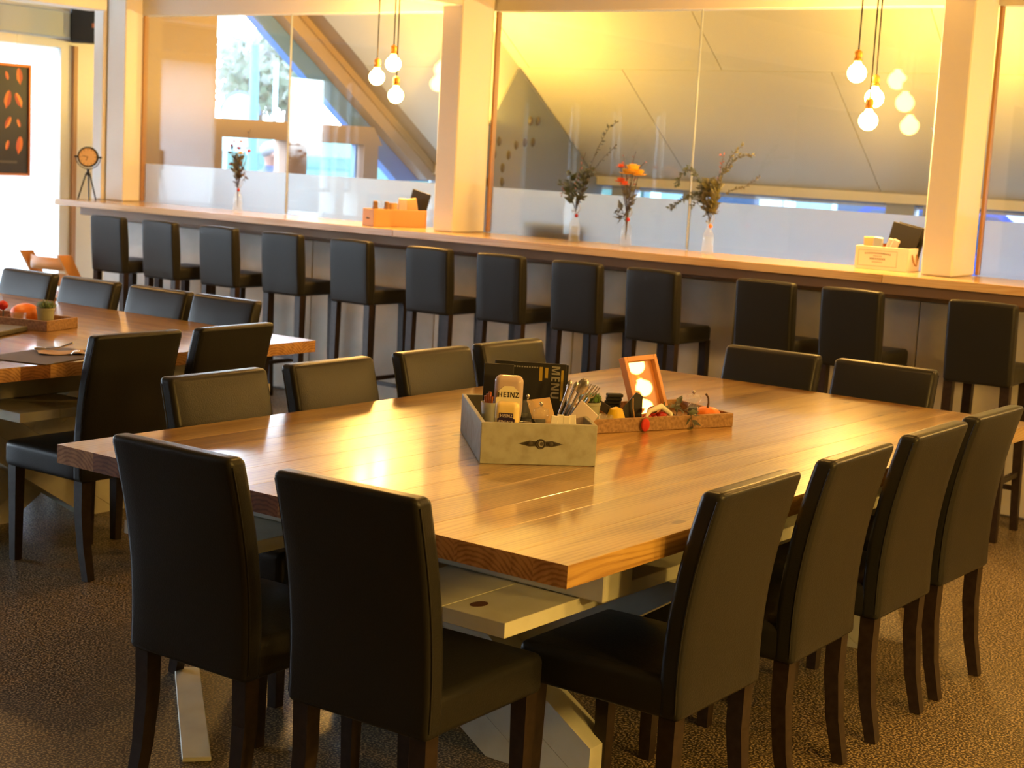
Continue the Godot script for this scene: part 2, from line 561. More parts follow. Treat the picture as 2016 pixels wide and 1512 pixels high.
func build_room() -> void:
	struct("floor", Vector3(-10.3, -0.2, -13.6), Vector3(4.7, 0.0, 5.4), M.flecked_floor, "dark brown floor with tan flecks under tables and chairs", "floor", 0.0)
	struct("ceiling", Vector3(-10.3, 2.75, -7.6), Vector3(4.7, 2.95, 5.4), M.ceiling_paint, "white painted ceiling above the dining hall", "ceiling", 0.0)
	struct("wall_back", Vector3(-10.3, -0.2, 5.2), Vector3(4.7, 2.95, 5.4), M.hall_wall, "brown wall at the far side of the hall from the bar", "wall", 0.0)
	struct("wall_right", Vector3(4.5, -0.2, -13.6), Vector3(4.7, 5.0, 5.2), M.white_paint, "white side wall at the far end of the bar", "wall", 0.0)
	# left wall with its openings: [z0, z1, y0, y1]
	var wl := Node3D.new()
	wl.name = "wall_left"
	add_child(wl)
	tag(wl, "white side wall with tall windows beside the framed poster", "wall", "", "structure")
	var x0 := -10.2
	var x1 := -10.0
	var open := [[-7.88, -5.9], [-5.0, -4.37], [-4.25, -4.08], [-2.55, -1.80], [-1.52, -1.34], [-0.52, -0.34], [0.38, 0.56], [1.36, 1.58]]
	box_obj("wall_sill", Vector3(x0, -0.2, -8.66), Vector3(x1, 0.35, -4.05), M.white_paint, wl, 0.0)
	box_obj("wall_sill", Vector3(x0, -0.2, -4.05), Vector3(x1, 0.16, -0.12), M.white_paint, wl, 0.0)
	box_obj("wall_sill", Vector3(x0, -0.2, -0.12), Vector3(x1, 1.18, 5.2), M.white_paint, wl, 0.0)
	box_obj("wall_head", Vector3(x0, 2.24, -8.66), Vector3(x1, 2.545, 5.2), M.white_paint, wl, 0.0)
	box_obj("wall_top", Vector3(x0, 2.72, -8.66), Vector3(x1, 4.6, 5.2), M.white_paint, wl, 0.0)
	box_obj("wall_pier", Vector3(x0, 2.545, -6.4), Vector3(x1, 2.72, 5.2), M.white_paint, wl, 0.0)
	box_obj("wall_pier", Vector3(x0, 2.545, -8.66), Vector3(x1, 2.72, -7.9), M.white_paint, wl, 0.0)
	var z := -8.66
	for o in open:
		box_obj("wall_pier", Vector3(x0, 0.35 if o[0] < -4.0 else 1.18, z), Vector3(x1, 2.24, o[0]), M.white_paint, wl, 0.0)
		z = o[1]
	box_obj("wall_pier", Vector3(x0, 1.18, z), Vector3(x1, 2.24, 5.2), M.white_paint, wl, 0.0)
	for i in 4:
		box_obj("low_post", Vector3(x0, 0.16, -4.05 + i * 1.27), Vector3(x1, 1.18, -3.93 + i * 1.27), M.white_paint, wl, 0.0)
		if i < 3: box_obj("low_pane", Vector3(-10.106, 0.16, -3.93 + i * 1.27), Vector3(-10.10, 1.18, -2.78 + i * 1.27), M.clear_glass, wl, 0.0)
	var k := 10
	for o in open.slice(1):
		var w := Node3D.new()
		w.name = "window_%d" % k
		k += 1
		add_child(w)
		tag(w, "tall narrow window in the side wall, number %d from the poster" % (k - 10), "window", "", "structure")
		var st := mk()
		for zz in [o[0] + 0.015, o[1] - 0.015]: bx(st, Vector3(-10.1, 1.71, zz), Vector3(0.06, 1.05, 0.03))
		for yy in [1.20, 2.22]: bx(st, Vector3(-10.1, yy, (o[0] + o[1]) * 0.5), Vector3(0.05, 0.035, o[1] - o[0] - 0.062))
		obj("window_frame", st, M.gray_paint, w)
		box_obj("pane", Vector3(-10.106, 1.185, o[0] + 0.02), Vector3(-10.10, 2.23, o[1] - 0.02), M.clear_glass, w, 0.0)
	# ceiling beams run from the columns into the hall
	for c in [[-9.05, -8.85, "beam over the tripod clock end of the bar"], [-5.89, -5.74, "beam over the middle column of the bar"], [-2.86, -2.705, "beam over the column beside the white crate"], [0.20, 0.35, "beam over the last column of the bar"]]:
		struct("ceiling_beam", Vector3(c[0], 2.45, -7.36), Vector3(c[1], 2.749, 5.2), M.white_paint, "white ceiling " + c[2], "beam", 0.006)

# ==================================================================== bar, columns, glass
func build_partition() -> void:
	var wb := Node3D.new()
	wb.name = "wall_bar"
	add_child(wb)
	tag(wb, "pale grey panelled front under the bar counter", "wall", "", "structure")
	box_obj("wall_core", Vector3(-9.02, 0.0, -7.68), Vector3(4.5, 1.097, -7.516), M.joint_dark, wb, 0.0)
	var x := -9.02
	while x < 4.4:
		var x2 := minf(x + 1.02, 4.5)
		box_obj("panel", Vector3(x + 0.003, 0.012, -7.52), Vector3(x2 - 0.003, 1.0, -7.50), M.bar_panel, wb, 0.003)
		x = x2
	box_obj("top_rail", Vector3(-9.02, 1.004, -7.525), Vector3(4.5, 1.035, -7.488), M.brown_trim, wb)
	# counter
	var bc := thing("bar_counter", "long pale wooden bar counter running under the glass partition", "counter", Vector3(0, 0, 0))
	var cuts := [-9.13, -6.02, -2.965, 0.09, 3.2]
	for i in 4:
		for j in 3:
			var za := -7.15 - 0.17 * j
			var zb := -7.15 - 0.17 * (j + 1)
			if j == 2: zb = -7.675
			var q := plank("board", Vector3.ZERO, Vector3(absf(zb - za) - 0.0004, 0.042, cuts[i + 1] - cuts[i] - 0.004), Vector2(0.13 * i + 0.31 * j, 0.02 * j), M.counter_wood, M.counter_end, bc, 0.002)
			q.position = Vector3((cuts[i] + cuts[i + 1]) * 0.5, 1.119, (za + zb) * 0.5)
			q.rotation.y = PI / 2
	box_obj("apron", Vector3(-9.0, 1.038, -7.30), Vector3(3.1, 1.097, -7.27), M.brown_trim, wb)
	for i in 12:
		box_obj("bracket", Vector3(-8.8 + i * 1.02, 1.04, -7.487), Vector3(-8.76 + i * 1.02, 1.096, -7.302), M.brown_trim, wb)
	# columns stand on the counter line
	struct("trim_column_1", Vector3(-9.04, 1.142, -7.68), Vector3(-8.85, 2.75, -7.525), M.white_paint, "white column right behind the tripod clock", "column", 0.006)
	struct("trim_column_2", Vector3(-9.16, 1.142, -7.66), Vector3(-9.055, 2.75, -7.50), M.white_paint, "narrow white post joined to the column behind the tripod clock", "column", 0.006)
	struct("trim_column_3", Vector3(-5.89, 1.142, -7.67), Vector3(-5.74, 2.75, -7.36), M.white_paint, "white column standing between the two tall window bays", "column", 0.006)
	struct("trim_column_4", Vector3(-2.86, 1.142, -7.67), Vector3(-2.705, 2.75, -7.36), M.white_paint, "white column beside the white printed crate", "column", 0.006)
	struct("trim_column_5", Vector3(0.20, 1.142, -7.67), Vector3(0.35, 2.75, -7.36), M.white_paint, "white column at the end bay of the bar", "column", 0.006)
	struct("trim_beam", Vector3(-9.16, 2.45, -7.78), Vector3(4.5, 2.75, -7.682), M.white_paint, "white beam along the top of the glass partition", "beam", 0.004)
	struct("wall_upper", Vector3(-10.0, 2.752, -7.80), Vector3(4.5, 4.75, -7.62), M.white_paint, "white wall above the glass partition", "wall", 0.0)
	var bays := [[-8.85, -5.89, -7.42, "behind the bouquet of red and yellow flowers and plain crate"], [-5.74, -2.86, -4.35, "behind the three bottle vases"], [-2.705, 0.20, -1.25, "beyond the column by the white crate"], [0.35, 4.5, 2.4, "at the far end of the bar"]]
	for i in 4:
		var b: Array = bays[i]
		var w := Node3D.new()
		w.name = "window_%d" % (i + 1)
		add_child(w)
		tag(w, "glass partition with a frosted lower band " + b[3], "window", "", "structure")
		for seg in [[b[0], b[2]], [b[2], b[1]]]:
			box_obj("pane", Vector3(seg[0] + 0.004, 1.098, -7.702), Vector3(seg[1] - 0.004, 2.45, -7.692), M.clear_glass, w, 0.0)
			box_obj("frosted_film", Vector3(seg[0] + 0.004, 1.098, -7.716), Vector3(seg[1] - 0.004, 1.414, -7.710), M.frosted_film, w, 0.0)
		box_obj("glass_joint", Vector3(b[2] - 0.003, 1.144, -7.704), Vector3(b[2] + 0.003, 2.45, -7.690), M.gray_metal, w, 0.0)
		for xx in [b[0] + 0.009, b[1] - 0.009]:
			box_obj("edge_strip", Vector3(xx - 0.008, 1.144, -7.72), Vector3(xx + 0.008, 2.448, -7.68), M.oak_strip, w, 0.002)

# ==================================================================== room behind the glass
const RU := Vector3(0.1016, 0.489, 0.866)
func roof_y(z: float) -> float:
	return 1.372 + 0.5647 * (z + 13.2)

func build_veranda() -> void:
	var uh := Vector3(RU.x, 0, RU.z).normalized()
	var up := Vector3.UP
	# sloping roof: panels with recessed joints
	var roof := Node3D.new()
	roof.name = "ceiling_slope"
	add_child(roof)
	tag(roof, "steep pale panelled roof slope behind the glass partition", "ceiling", "", "structure")
	var u := RU.normalized()
	var n := Vector3(0, 0.8708, -0.4917)
	var st := mk()
	prism(st, [Vector2(-10.5, -0.1), Vector2(5.2, -0.1), Vector2(5.2, 7.2), Vector2(-10.5, 7.2)], Vector3(0, 1.372, -13.2) + n * 0.012, Vector3.RIGHT, u, n * 0.10)
	obj("roof_deck", st, M.roof_deck, roof)
	var rows := [0.0, 2.05, 3.66, 5.3, 6.6]
	for r in 4:
		for c in 9:
			var xa := -11.2 + c * 1.9 + (0.95 if r % 2 else 0.0)
			xa = maxf(xa, -10.26)
			var g := 0.004
			var xe := minf(-9.3 + c * 1.9 + (0.95 if r % 2 else 0.0), 5.0)
			if xe - xa < 0.1: continue
			var s2 := mk()
			prism(s2, [Vector2(xa + g, rows[r] + g), Vector2(xe - g, rows[r] + g), Vector2(xe - g, rows[r + 1] - g), Vector2(xa + g, rows[r + 1] - g)], Vector3(0, 1.372, -13.2), Vector3.RIGHT, u, n * 0.012)
			obj("roof_panel", s2, M.roof_panel, roof)
	struct("trim_eaves", Vector3(-10.6, 1.378, -13.18), Vector3(4.5, 1.475, -13.04), M.white_paint, "beige board along the low edge of the roof slope", "trim")
	# low window strip under the eaves
	var w := Node3D.new()
	w.name = "window_5"
	add_child(w)
	tag(w, "low window strip under the edge of the roof slope", "window", "", "structure")
	box_obj("sill_wall", Vector3(-10.6, -0.2, -13.3), Vector3(4.5, 0.35, -13.18), M.white_paint, w)
	var xs := [-10.5, -8.2, -7.4, -5.36, -5.02, -3.2, -1.0, 1.2, 3.4]
	for xx in xs:
		box_obj("post", Vector3(xx - 0.13, 0.35, -13.30), Vector3(xx + 0.13, 1.374, -13.18), M.gray_paint, w)
	box_obj("window_rail", Vector3(-10.4, 1.362, -13.27), Vector3(4.5, 1.378, -13.21), M.blue_steel, w)
	box_obj("pane", Vector3(-10.4, 0.35, -13.245), Vector3(4.5, 1.37, -13.237), M.clear_glass, w, 0.0)
	# gable wall with windows, in its own plane: s runs towards the hall, y up
	var go := Vector3(-10.4976, 0, -13.07328)
	var gn := Vector3(uh.z, 0, -uh.x)
	var gw := Node3D.new()
	gw.name = "wall_gable"
	add_child(gw)
	tag(gw, "white gable wall with a big slanted window and small windows below", "wall", "", "structure")
	var gp := func(called: String, poly: Array, m: Material, inset: float, thick: float) -> void:
		var s := mk()
		prism(s, poly.map(func(p): return Vector2(p[0] * 1.2, 1.6 + 1.2 * (p[1] - 1.6))), go - gn * inset, uh, up, gn * thick)
		obj(called, s, m, gw)
	gp.call("wall_part", [[2.94, 0.2], [3.78, 0.2], [3.78, 3.9], [2.94, 3.9]], M.gable_paint, 0.16, 0.16)
	gp.call("wall_part", [[-0.2, 0.2], [2.94, 0.2], [2.94, 0.8], [-0.2, 0.8]], M.gable_paint, 0.16, 0.16)
	gp.call("window_rail", [[0.80, 1.632], [2.94, 1.632], [2.94, 1.765], [0.93, 1.782]], M.gable_paint, 0.14, 0.14)
	gp.call("window_post", [[2.855, 0.8], [2.94, 0.8], [2.94, 1.632], [2.855, 1.632]], M.gable_paint, 0.14, 0.14)
	gp.call("window_post", [[1.84, 0.8], [2.10, 0.8], [2.10, 1.632], [1.84, 1.632]], M.gable_paint, 0.14, 0.14)
	gp.call("window_post", [[0.86, 0.8], [1.065, 0.8], [1.065, 1.632], [0.86, 1.632]], M.gable_paint, 0.14, 0.14)
	gp.call("slanted_board", [[-0.15, 1.36], [0.10, 1.36], [2.29, 2.59], [3.3, 3.16], [3.3, 3.36], [1.95, 2.60]], M.gable_paint, 0.10, 0.12)
	gp.call("slanted_batten", [[-0.15, 1.395], [-0.02, 1.395], [3.3, 3.285], [3.3, 3.36]], M.brown_trim, -0.021, 0.03)
	gp.call("slanted_steel", [[-0.10, 1.345], [0.42, 1.345], [2.50, 2.56], [3.3, 3.02], [3.3, 3.34], [2.0, 2.60]], M.blue_steel, 0.20, 0.09)
	gp.call("pane", [[0.45, 0.8], [2.94, 0.8], [2.94, 2.86], [2.45, 2.55]], M.clear_glass, 0.09, 0.008)
	for p in [[1.10, 1.05], [1.83, 2.07]]:
		gp.call("window_bar", [[p[0], 0.8], [p[0] + 0.03, 0.8], [p[0] + 0.03, 1.632], [p[0], 1.632]], M.blue_steel, 0.10, 0.05)
	# stud wall with a dark triangular panel
	var so := Vector3(-8.394, 0, -12.6624)
	var sw := Node3D.new()
	sw.name = "wall_stud"
	add_child(sw)
	tag(sw, "cross wall with a dark triangular studded panel behind the glass", "wall", "", "structure")
	var s3 := mk()
	prism(s3, [Vector2(-0.55, 0.0), Vector2(2.05, 0.0), Vector2(2.05, 2.83), Vector2(-0.55, 1.36)], so - gn * 0.12, uh, up, gn * 0.12)
	obj("wall_part", s3, M.roof_panel, sw)
	var s4 := mk()
	prism(s4, [Vector2(-0.5, 0.02), Vector2(2.04, 0.02), Vector2(2.04, 1.55), Vector2(1.295, 2.365), Vector2(-0.5, 1.372)], so, uh, up, gn * 0.02)
	var pan := obj("dark_panel", s4, M.slate_steel, sw)
	for q in [[1.585, 1.727], [1.662, 1.616], [1.711, 1.497], [1.733, 1.376], [1.499, 1.502], [1.495, 1.379], [1.276, 1.706], [1.121, 1.734], [0.97, 1.739], [1.039, 1.925], [0.897, 1.931], [1.403, 1.614]]:
		var s5 := mk()
		ball(s5, so + uh * q[0] + up * q[1] + gn * 0.02, Vector3(0.026, 0.042, 0.030), 10, 6)
		obj("stud", s5, M.stud_dark, pan)
	# a dark bench back and jars stand close behind the frosted band
	var bn := thing("side_bench", "dark low backed seat seen faintly through the frosted glass", "bench", Vector3(-5.30, 0, -7.90), 0.0)
	var b1 := mk()
	soft(b1, Vector3(0, 0.965, 0.1), Vector3(0.42, 0.50, 0.06), 0.02)
	obj("backrest", b1, M.black_leather, bn)
	var b2 := mk()
	soft(b2, Vector3(0, 0.72, -0.12), Vector3(0.42, 0.08, 0.42), 0.03)
	obj("seat", b2, M.black_leather, bn)
	for sx in [-1, 1]:
		for sz in [-0.29, 0.08]:
			var b3 := mk()
			tube(b3, [Vector3(0.17 * sx, 0.68, sz), Vector3(0.18 * sx, 0.0, sz)], [0.02, 0.016], 4, true)
			obj("leg", b3, M.dark_leg_wood, bn)

# ==================================================================== outside
func leaf_cloud(st: SurfaceTool, c: Vector3, r: Vector3, count: int, size: float) -> void:
	for i in count:
		var d := Vector3(rng.randfn(), rng.randfn(), rng.randfn()).normalized() * pow(rng.randf(), 0.4)
		var p := c + Vector3(d.x * r.x, d.y * r.y, d.z * r.z)
		var a := Vector3(rng.randfn(), rng.randfn(), rng.randfn()).normalized()
		var b := a.cross(Vector3(rng.randfn(), rng.randfn(), rng.randfn()).normalized()).normalized()
		var s := size * (0.6 + 0.8 * rng.randf())
		face(st, [p - a * s, p - b * s * 0.6, p + a * s, p + b * s * 0.6], a.cross(b))

func person(called: String, label: String, at: Vector3, turn: float, h: float, top: Material, hair: Material, long_hair: bool) -> void:
	var t := thing(called, label, "person", at, turn)
	var k := h / 1.75
	var st := mk()
	st.set_smooth_group(0)
	# one body: legs, trunk, neck and head as a lofted skin
	var rings := [[0.86, 0.0, 0.17, 0.115], [0.96, 0.0, 0.175, 0.12], [1.10, 0.0, 0.15, 0.105], [1.25, 0.0, 0.17, 0.115], [1.38, 0.0, 0.195, 0.11], [1.45, 0.0, 0.17, 0.09], [1.475, 0.0, 0.09, 0.07], [1.50, 0.005, 0.058, 0.06], [1.54, 0.012, 0.056, 0.062], [1.565, 0.025, 0.062, 0.078], [1.60, 0.03, 0.070, 0.090], [1.65, 0.025, 0.076, 0.098], [1.70, 0.018, 0.074, 0.096], [1.735, 0.01, 0.056, 0.074], [1.75, 0.005, 0.015, 0.02]]
	var loop := []
	for r in rings:
		var row := []
		for i in 16:
			var a := TAU * i / 16.0
			var v := Vector3(r[2] * cos(a), r[0], r[1] + r[3] * sin(a))
			if r[0] > 1.56 and r[0] < 1.69 and i == 4: v.z += 0.022 * (1.0 - absf(r[0] - 1.625) / 0.08)
			row.append(v * k)
		loop.append(row)
	for j in loop.size() - 1:
		for i in 16:
			var i2 := (i + 1) % 16
			var am := TAU * (i + 0.5) / 16.0
			face(st, [loop[j][i], loop[j][i2], loop[j + 1][i2], loop[j + 1][i]], Vector3(cos(am), 0, sin(am)))
	for s in [-1, 1]:
		tube(st, [Vector3(0.09 * s, 0.92, 0) * k, Vector3(0.10 * s, 0.5, 0.01) * k, Vector3(0.10 * s, 0.06, 0) * k, Vector3(0.10 * s, 0.03, 0.1) * k], [0.085 * k, 0.06 * k, 0.045 * k, 0.035 * k], 10)
		tube(st, [Vector3(0.17 * s, 1.40, 0) * k, Vector3(0.235 * s, 1.12, 0.0) * k, Vector3(0.24 * s, 0.88, 0.06) * k], [0.055 * k, 0.043 * k, 0.032 * k], 10)
		for f in 4:
			tube(st, [Vector3(0.24 * s, 0.88, 0.045 + f * 0.018) * k, Vector3(0.238 * s, 0.82, 0.055 + f * 0.018) * k, Vector3(0.232 * s, 0.785 + 0.006 * absf(f - 1.5), 0.06 + f * 0.016) * k], [0.011 * k, 0.009 * k, 0.007 * k], 6)
		tube(st, [Vector3(0.235 * s, 0.87, 0.09) * k, Vector3(0.22 * s, 0.835, 0.125) * k], [0.012 * k, 0.008 * k], 6)
		ball(st, Vector3(0.077 * s, 1.63, 0.01) * k, Vector3(0.012, 0.03, 0.018) * k, 8, 6)
	obj("body", st, M.skin, t)
	var jk := mk()
	lathe(jk, [Vector2(0.17, 0.80), Vector2(0.185, 0.95), Vector2(0.165, 1.10), Vector2(0.18, 1.26), Vector2(0.205, 1.39), Vector2(0.18, 1.46), Vector2(0.095, 1.49), Vector2(0.072, 1.53)], 18, Transform3D(Basis.from_scale(Vector3(1.06, 1, 0.72) * k), Vector3.ZERO))
	for s in [-1, 1]: tube(jk, [Vector3(0.165 * s, 1.41, 0) * k, Vector3(0.24 * s, 1.12, 0.0) * k, Vector3(0.243 * s, 0.90, 0.055) * k], [0.07 * k, 0.056 * k, 0.045 * k], 10)
	obj("jacket", jk, top, t)
	var tr := mk()
	for s in [-1, 1]: tube(tr, [Vector3(0.085 * s, 0.97, 0) * k, Vector3(0.10 * s, 0.5, 0.01) * k, Vector3(0.10 * s, 0.08, 0) * k], [0.11 * k, 0.08 * k, 0.07 * k], 10)
	obj("trousers", tr, M.trousers, t)
	var hr := mk()
	ball(hr, Vector3(0, 1.685, -0.008) * k, Vector3(0.084, 0.080, 0.100) * k, 16, 10, Basis(Vector3.RIGHT, -0.35))
	if long_hair: ball(hr, Vector3(0, 1.58, -0.05) * k, Vector3(0.085, 0.13, 0.06) * k, 14, 8)
	obj("hair", hr, hair, t)

func build_outside() -> void:
	struct("ground_paving", Vector3(-45, -0.35, -50), Vector3(25, -0.22, 15), M.paving, "pale paved ground outside the windows", "ground", 0.0)
	struct("ground_bank", Vector3(-45, -0.22, -40), Vector3(-14.5, 1.75, -17.6), M.grass_green, "green bank behind the white round sign", "bank", 0.3)
	# trees
	var spots := [[Vector3(-22.6, 1.7, -19.2), "pale green tree above the white round sign", 0], [Vector3(-20.6, 1.7, -21.4), "grey green tree right behind the teal pole", 1], [Vector3(-17.9, 1.7, -22.8), "grey green tree on the bank beside the slanted steel", 0], [Vector3(-24.5, 1.7, -24.5), "tall tree farthest back on the bank", 1]]
	var protos := []
	for v in 2:
		var t := thing("tree", "", "tree", Vector3.ZERO, 0.0, "trees on the bank outside")
		var s := mk()
		tube(s, [Vector3.ZERO, Vector3(0.05, 0.9, 0), Vector3(0, 1.8, 0.1)], [0.14, 0.11, 0.05], 8)
		obj("trunk", s, M.stem_brown, t)
		var l := mk()
		for q in 7: leaf_cloud(l, Vector3(rng.randf_range(-0.9, 0.9), rng.randf_range(0.5, 2.2), rng.randf_range(-0.9, 0.9)), Vector3(0.8, 0.55, 0.8), 150, 0.13)
		var cr := obj("crown", l, M.tree_leaf if v else M.tree_leaf_pale, t)
		cr.set_meta("kind", "stuff")
		protos.append(t)
	for i in 4:
		var o: Node3D = protos[spots[i][2]] if i < 2 else null
		if o:
			o.position = spots[i][0]
			o.set_meta("label", spots[i][1])
		else:
			dup(protos[spots[i][2]], spots[i][1], spots[i][0], 1.3 * i, "tree")
	# round-topped white sign
	var sg := thing("round_sign", "white round topped sign with a blue rim outside the gable window", "sign", Vector3(-15.45, -0.22, -15.1), 0.79)
	var poly := []
	for i in 17: poly.append(Vector2(-0.24 * cos(PI * i / 16.0), 2.20 + 0.26 * sin(PI * i / 16.0)))
	poly.append(Vector2(0.24, 1.7))
	poly.append(Vector2(-0.24, 1.7))
	var s1 := mk()
	prism(s1, poly, Vector3(0, 0, -0.02), Vector3.RIGHT, Vector3.UP, Vector3(0, 0, 0.04))
	obj("board", s1, M.sign_white, sg)
	var rim := []
	for i in 17: rim.append(Vector3(-0.25 * cos(PI * i / 16.0), 2.20 + 0.27 * sin(PI * i / 16.0), 0))
	var s2 := mk()
	tube(s2, rim, 0.018, 6)
	obj("rim", s2, M.sign_blue, sg)
	var s3 := mk()
	for xx in [-0.18, 0.18]: tube(s3, [Vector3(xx, 0, 0), Vector3(xx, 1.72, 0)], 0.025, 6)
	obj("post", s3, M.gray_metal, sg)
	var s4 := mk()
	bx(s4, Vector3(0.12, 2.02, 0.025), Vector3(0.07, 0.09, 0.01))
	obj("badge", s4, M.sign_blue, sg)
	var pl := mk()
	tube(pl, [Vector3(-14.60, -0.22, -14.5), Vector3(-14.60, 2.82, -14.5)], 0.06, 12)
	tag(obj("teal_pole", pl, M.pole_teal), "teal pole standing outside the big slanted window", "pole")
	var p2 := mk()
	tube(p2, [Vector3(-14.38, -0.22, -14.66), Vector3(-14.38, 2.62, -14.66)], 0.03, 10)
	tag(obj("white_pole", p2, M.sign_white), "thin white pole beside the teal pole outside", "pole")
	# railing on the bank
	var rl := thing("railing", "pale railing along the foot of the bank outside", "railing", Vector3(-16.9, 1.72, -17.4), 0.79)
	for yy in [0.02, 0.17]:
		var q := mk()
		tube(q, [Vector3(-3.5, yy, 0), Vector3(3.5, yy, 0)], 0.016, 6)
		obj("rail", q, M.sign_white, rl)
	for i in 8:
		var q2 := mk()
		tube(q2, [Vector3(-3.5 + i, -0.3, 0), Vector3(-3.5 + i, 0.19, 0)], 0.02, 6)
		obj("post", q2, M.sign_white, rl)
	# low house beyond the window strip
	var ho := thing("low_house", "low grey blue building beyond the low window strip", "building", Vector3(-7.5, -0.22, -24.0))
	box_obj("wall", Vector3(-9, 0, -2), Vector3(9, 3.2, 0), M.house_wall, ho, 0.02)
	box_obj("roof", Vector3(-9.3, 3.2, -2.3), Vector3(9.3, 3.5, 0.3), M.house_roof, ho, 0.02)
	for i in 7:
		var wn := box_obj("window", Vector3(-8.2 + i * 2.4, 0.9, 0.0), Vector3(-7.0 + i * 2.4, 2.2, 0.05), M.sign_white, ho, 0.01)
		box_obj("pane", Vector3(-8.1 + i * 2.4, 1.0, 0.04), Vector3(-7.1 + i * 2.4, 2.1, 0.06), M.car_glass, wn, 0.0)
	for i in 5:
		var q := mk()
		tube(q, [Vector3(0, 0, 0), Vector3(0, 1.62, 0)], [0.07, 0.06], 10)
		var o := obj("white_bollard", q, M.sign_white)
		o.position = [Vector3(-9.5, -0.22, -16.0), Vector3(-8.28, -0.22, -16.4), Vector3(-7.9, -0.22, -15.9), Vector3(-7.68, -0.22, -15.8), Vector3(-4.3, -0.22, -16.2)][i]
		tag(o, ["white post outside, first from the gable end of the strip", "white post outside, between the first post and the close pair", "white post outside, gable side one of the close pair", "white post outside, car side one of the close pair", "white post outside, beyond the blue car"][i], "post", "white posts outside")
	# parked car
	var ca := thing("parked_car", "dark blue car parked outside the low window strip", "car", Vector3(-6.0, -0.22, -17.2), 0.12)
	var body := mk()
	prism(body, [Vector2(-2.1, 0.28), Vector2(2.1, 0.28), Vector2(2.15, 0.62), Vector2(2.0, 0.92), Vector2(1.1, 1.02), Vector2(-1.9, 1.05), Vector2(-2.15, 0.7)], Vector3(0, 0, -0.85), Vector3.RIGHT, Vector3.UP, Vector3(0, 0, 1.7))
	obj("body", body, M.car_paint, ca)
	var cab := mk()
	prism(cab, [Vector2(-1.75, 1.03), Vector2(1.05, 1.02), Vector2(0.35, 1.50), Vector2(-0.2, 1.56), Vector2(-1.1, 1.52)], Vector3(0, 0, -0.72), Vector3.RIGHT, Vector3.UP, Vector3(0, 0, 1.44))
	obj("cabin", cab, M.car_paint, ca)
	for w in [[Vector2(-1.5, 1.08), Vector2(-0.35, 1.08), Vector2(-0.35, 1.47), Vector2(-1.05, 1.46)], [Vector2(-0.27, 1.08), Vector2(0.85, 1.07), Vector2(0.28, 1.46), Vector2(-0.27, 1.47)]]:
		var g := mk()
		prism(g, w, Vector3(0, 0, -0.73), Vector3.RIGHT, Vector3.UP, Vector3(0, 0, 1.46))
		obj("side_window", g, M.car_glass, ca)
	for wx in [-1.3, 1.3]:
		for wz in [-0.78, 0.78]:
			var g := mk()
			lathe(g, [Vector2(0, -0.1), Vector2(0.29, -0.1), Vector2(0.31, -0.07), Vector2(0.31, 0.07), Vector2(0.29, 0.1), Vector2(0, 0.1)], 20, Transform3D(Basis(Vector3.RIGHT, PI / 2), Vector3(wx, 0.31, wz)))
			obj("wheel", g, M.black_plastic, ca)
	person("person", "grey haired person in a blue jacket outside the gable window", Vector3(-11.62, -0.22, -11.80), 2.6, 1.83, M.jacket_blue, M.hair_grey, false)
	person("person", "person in a pink coat outside, half hidden by the flower bouquet", Vector3(-12.0, -0.22, -11.35), 1.2, 1.74, M.coat_pink, M.hair_brown, true)

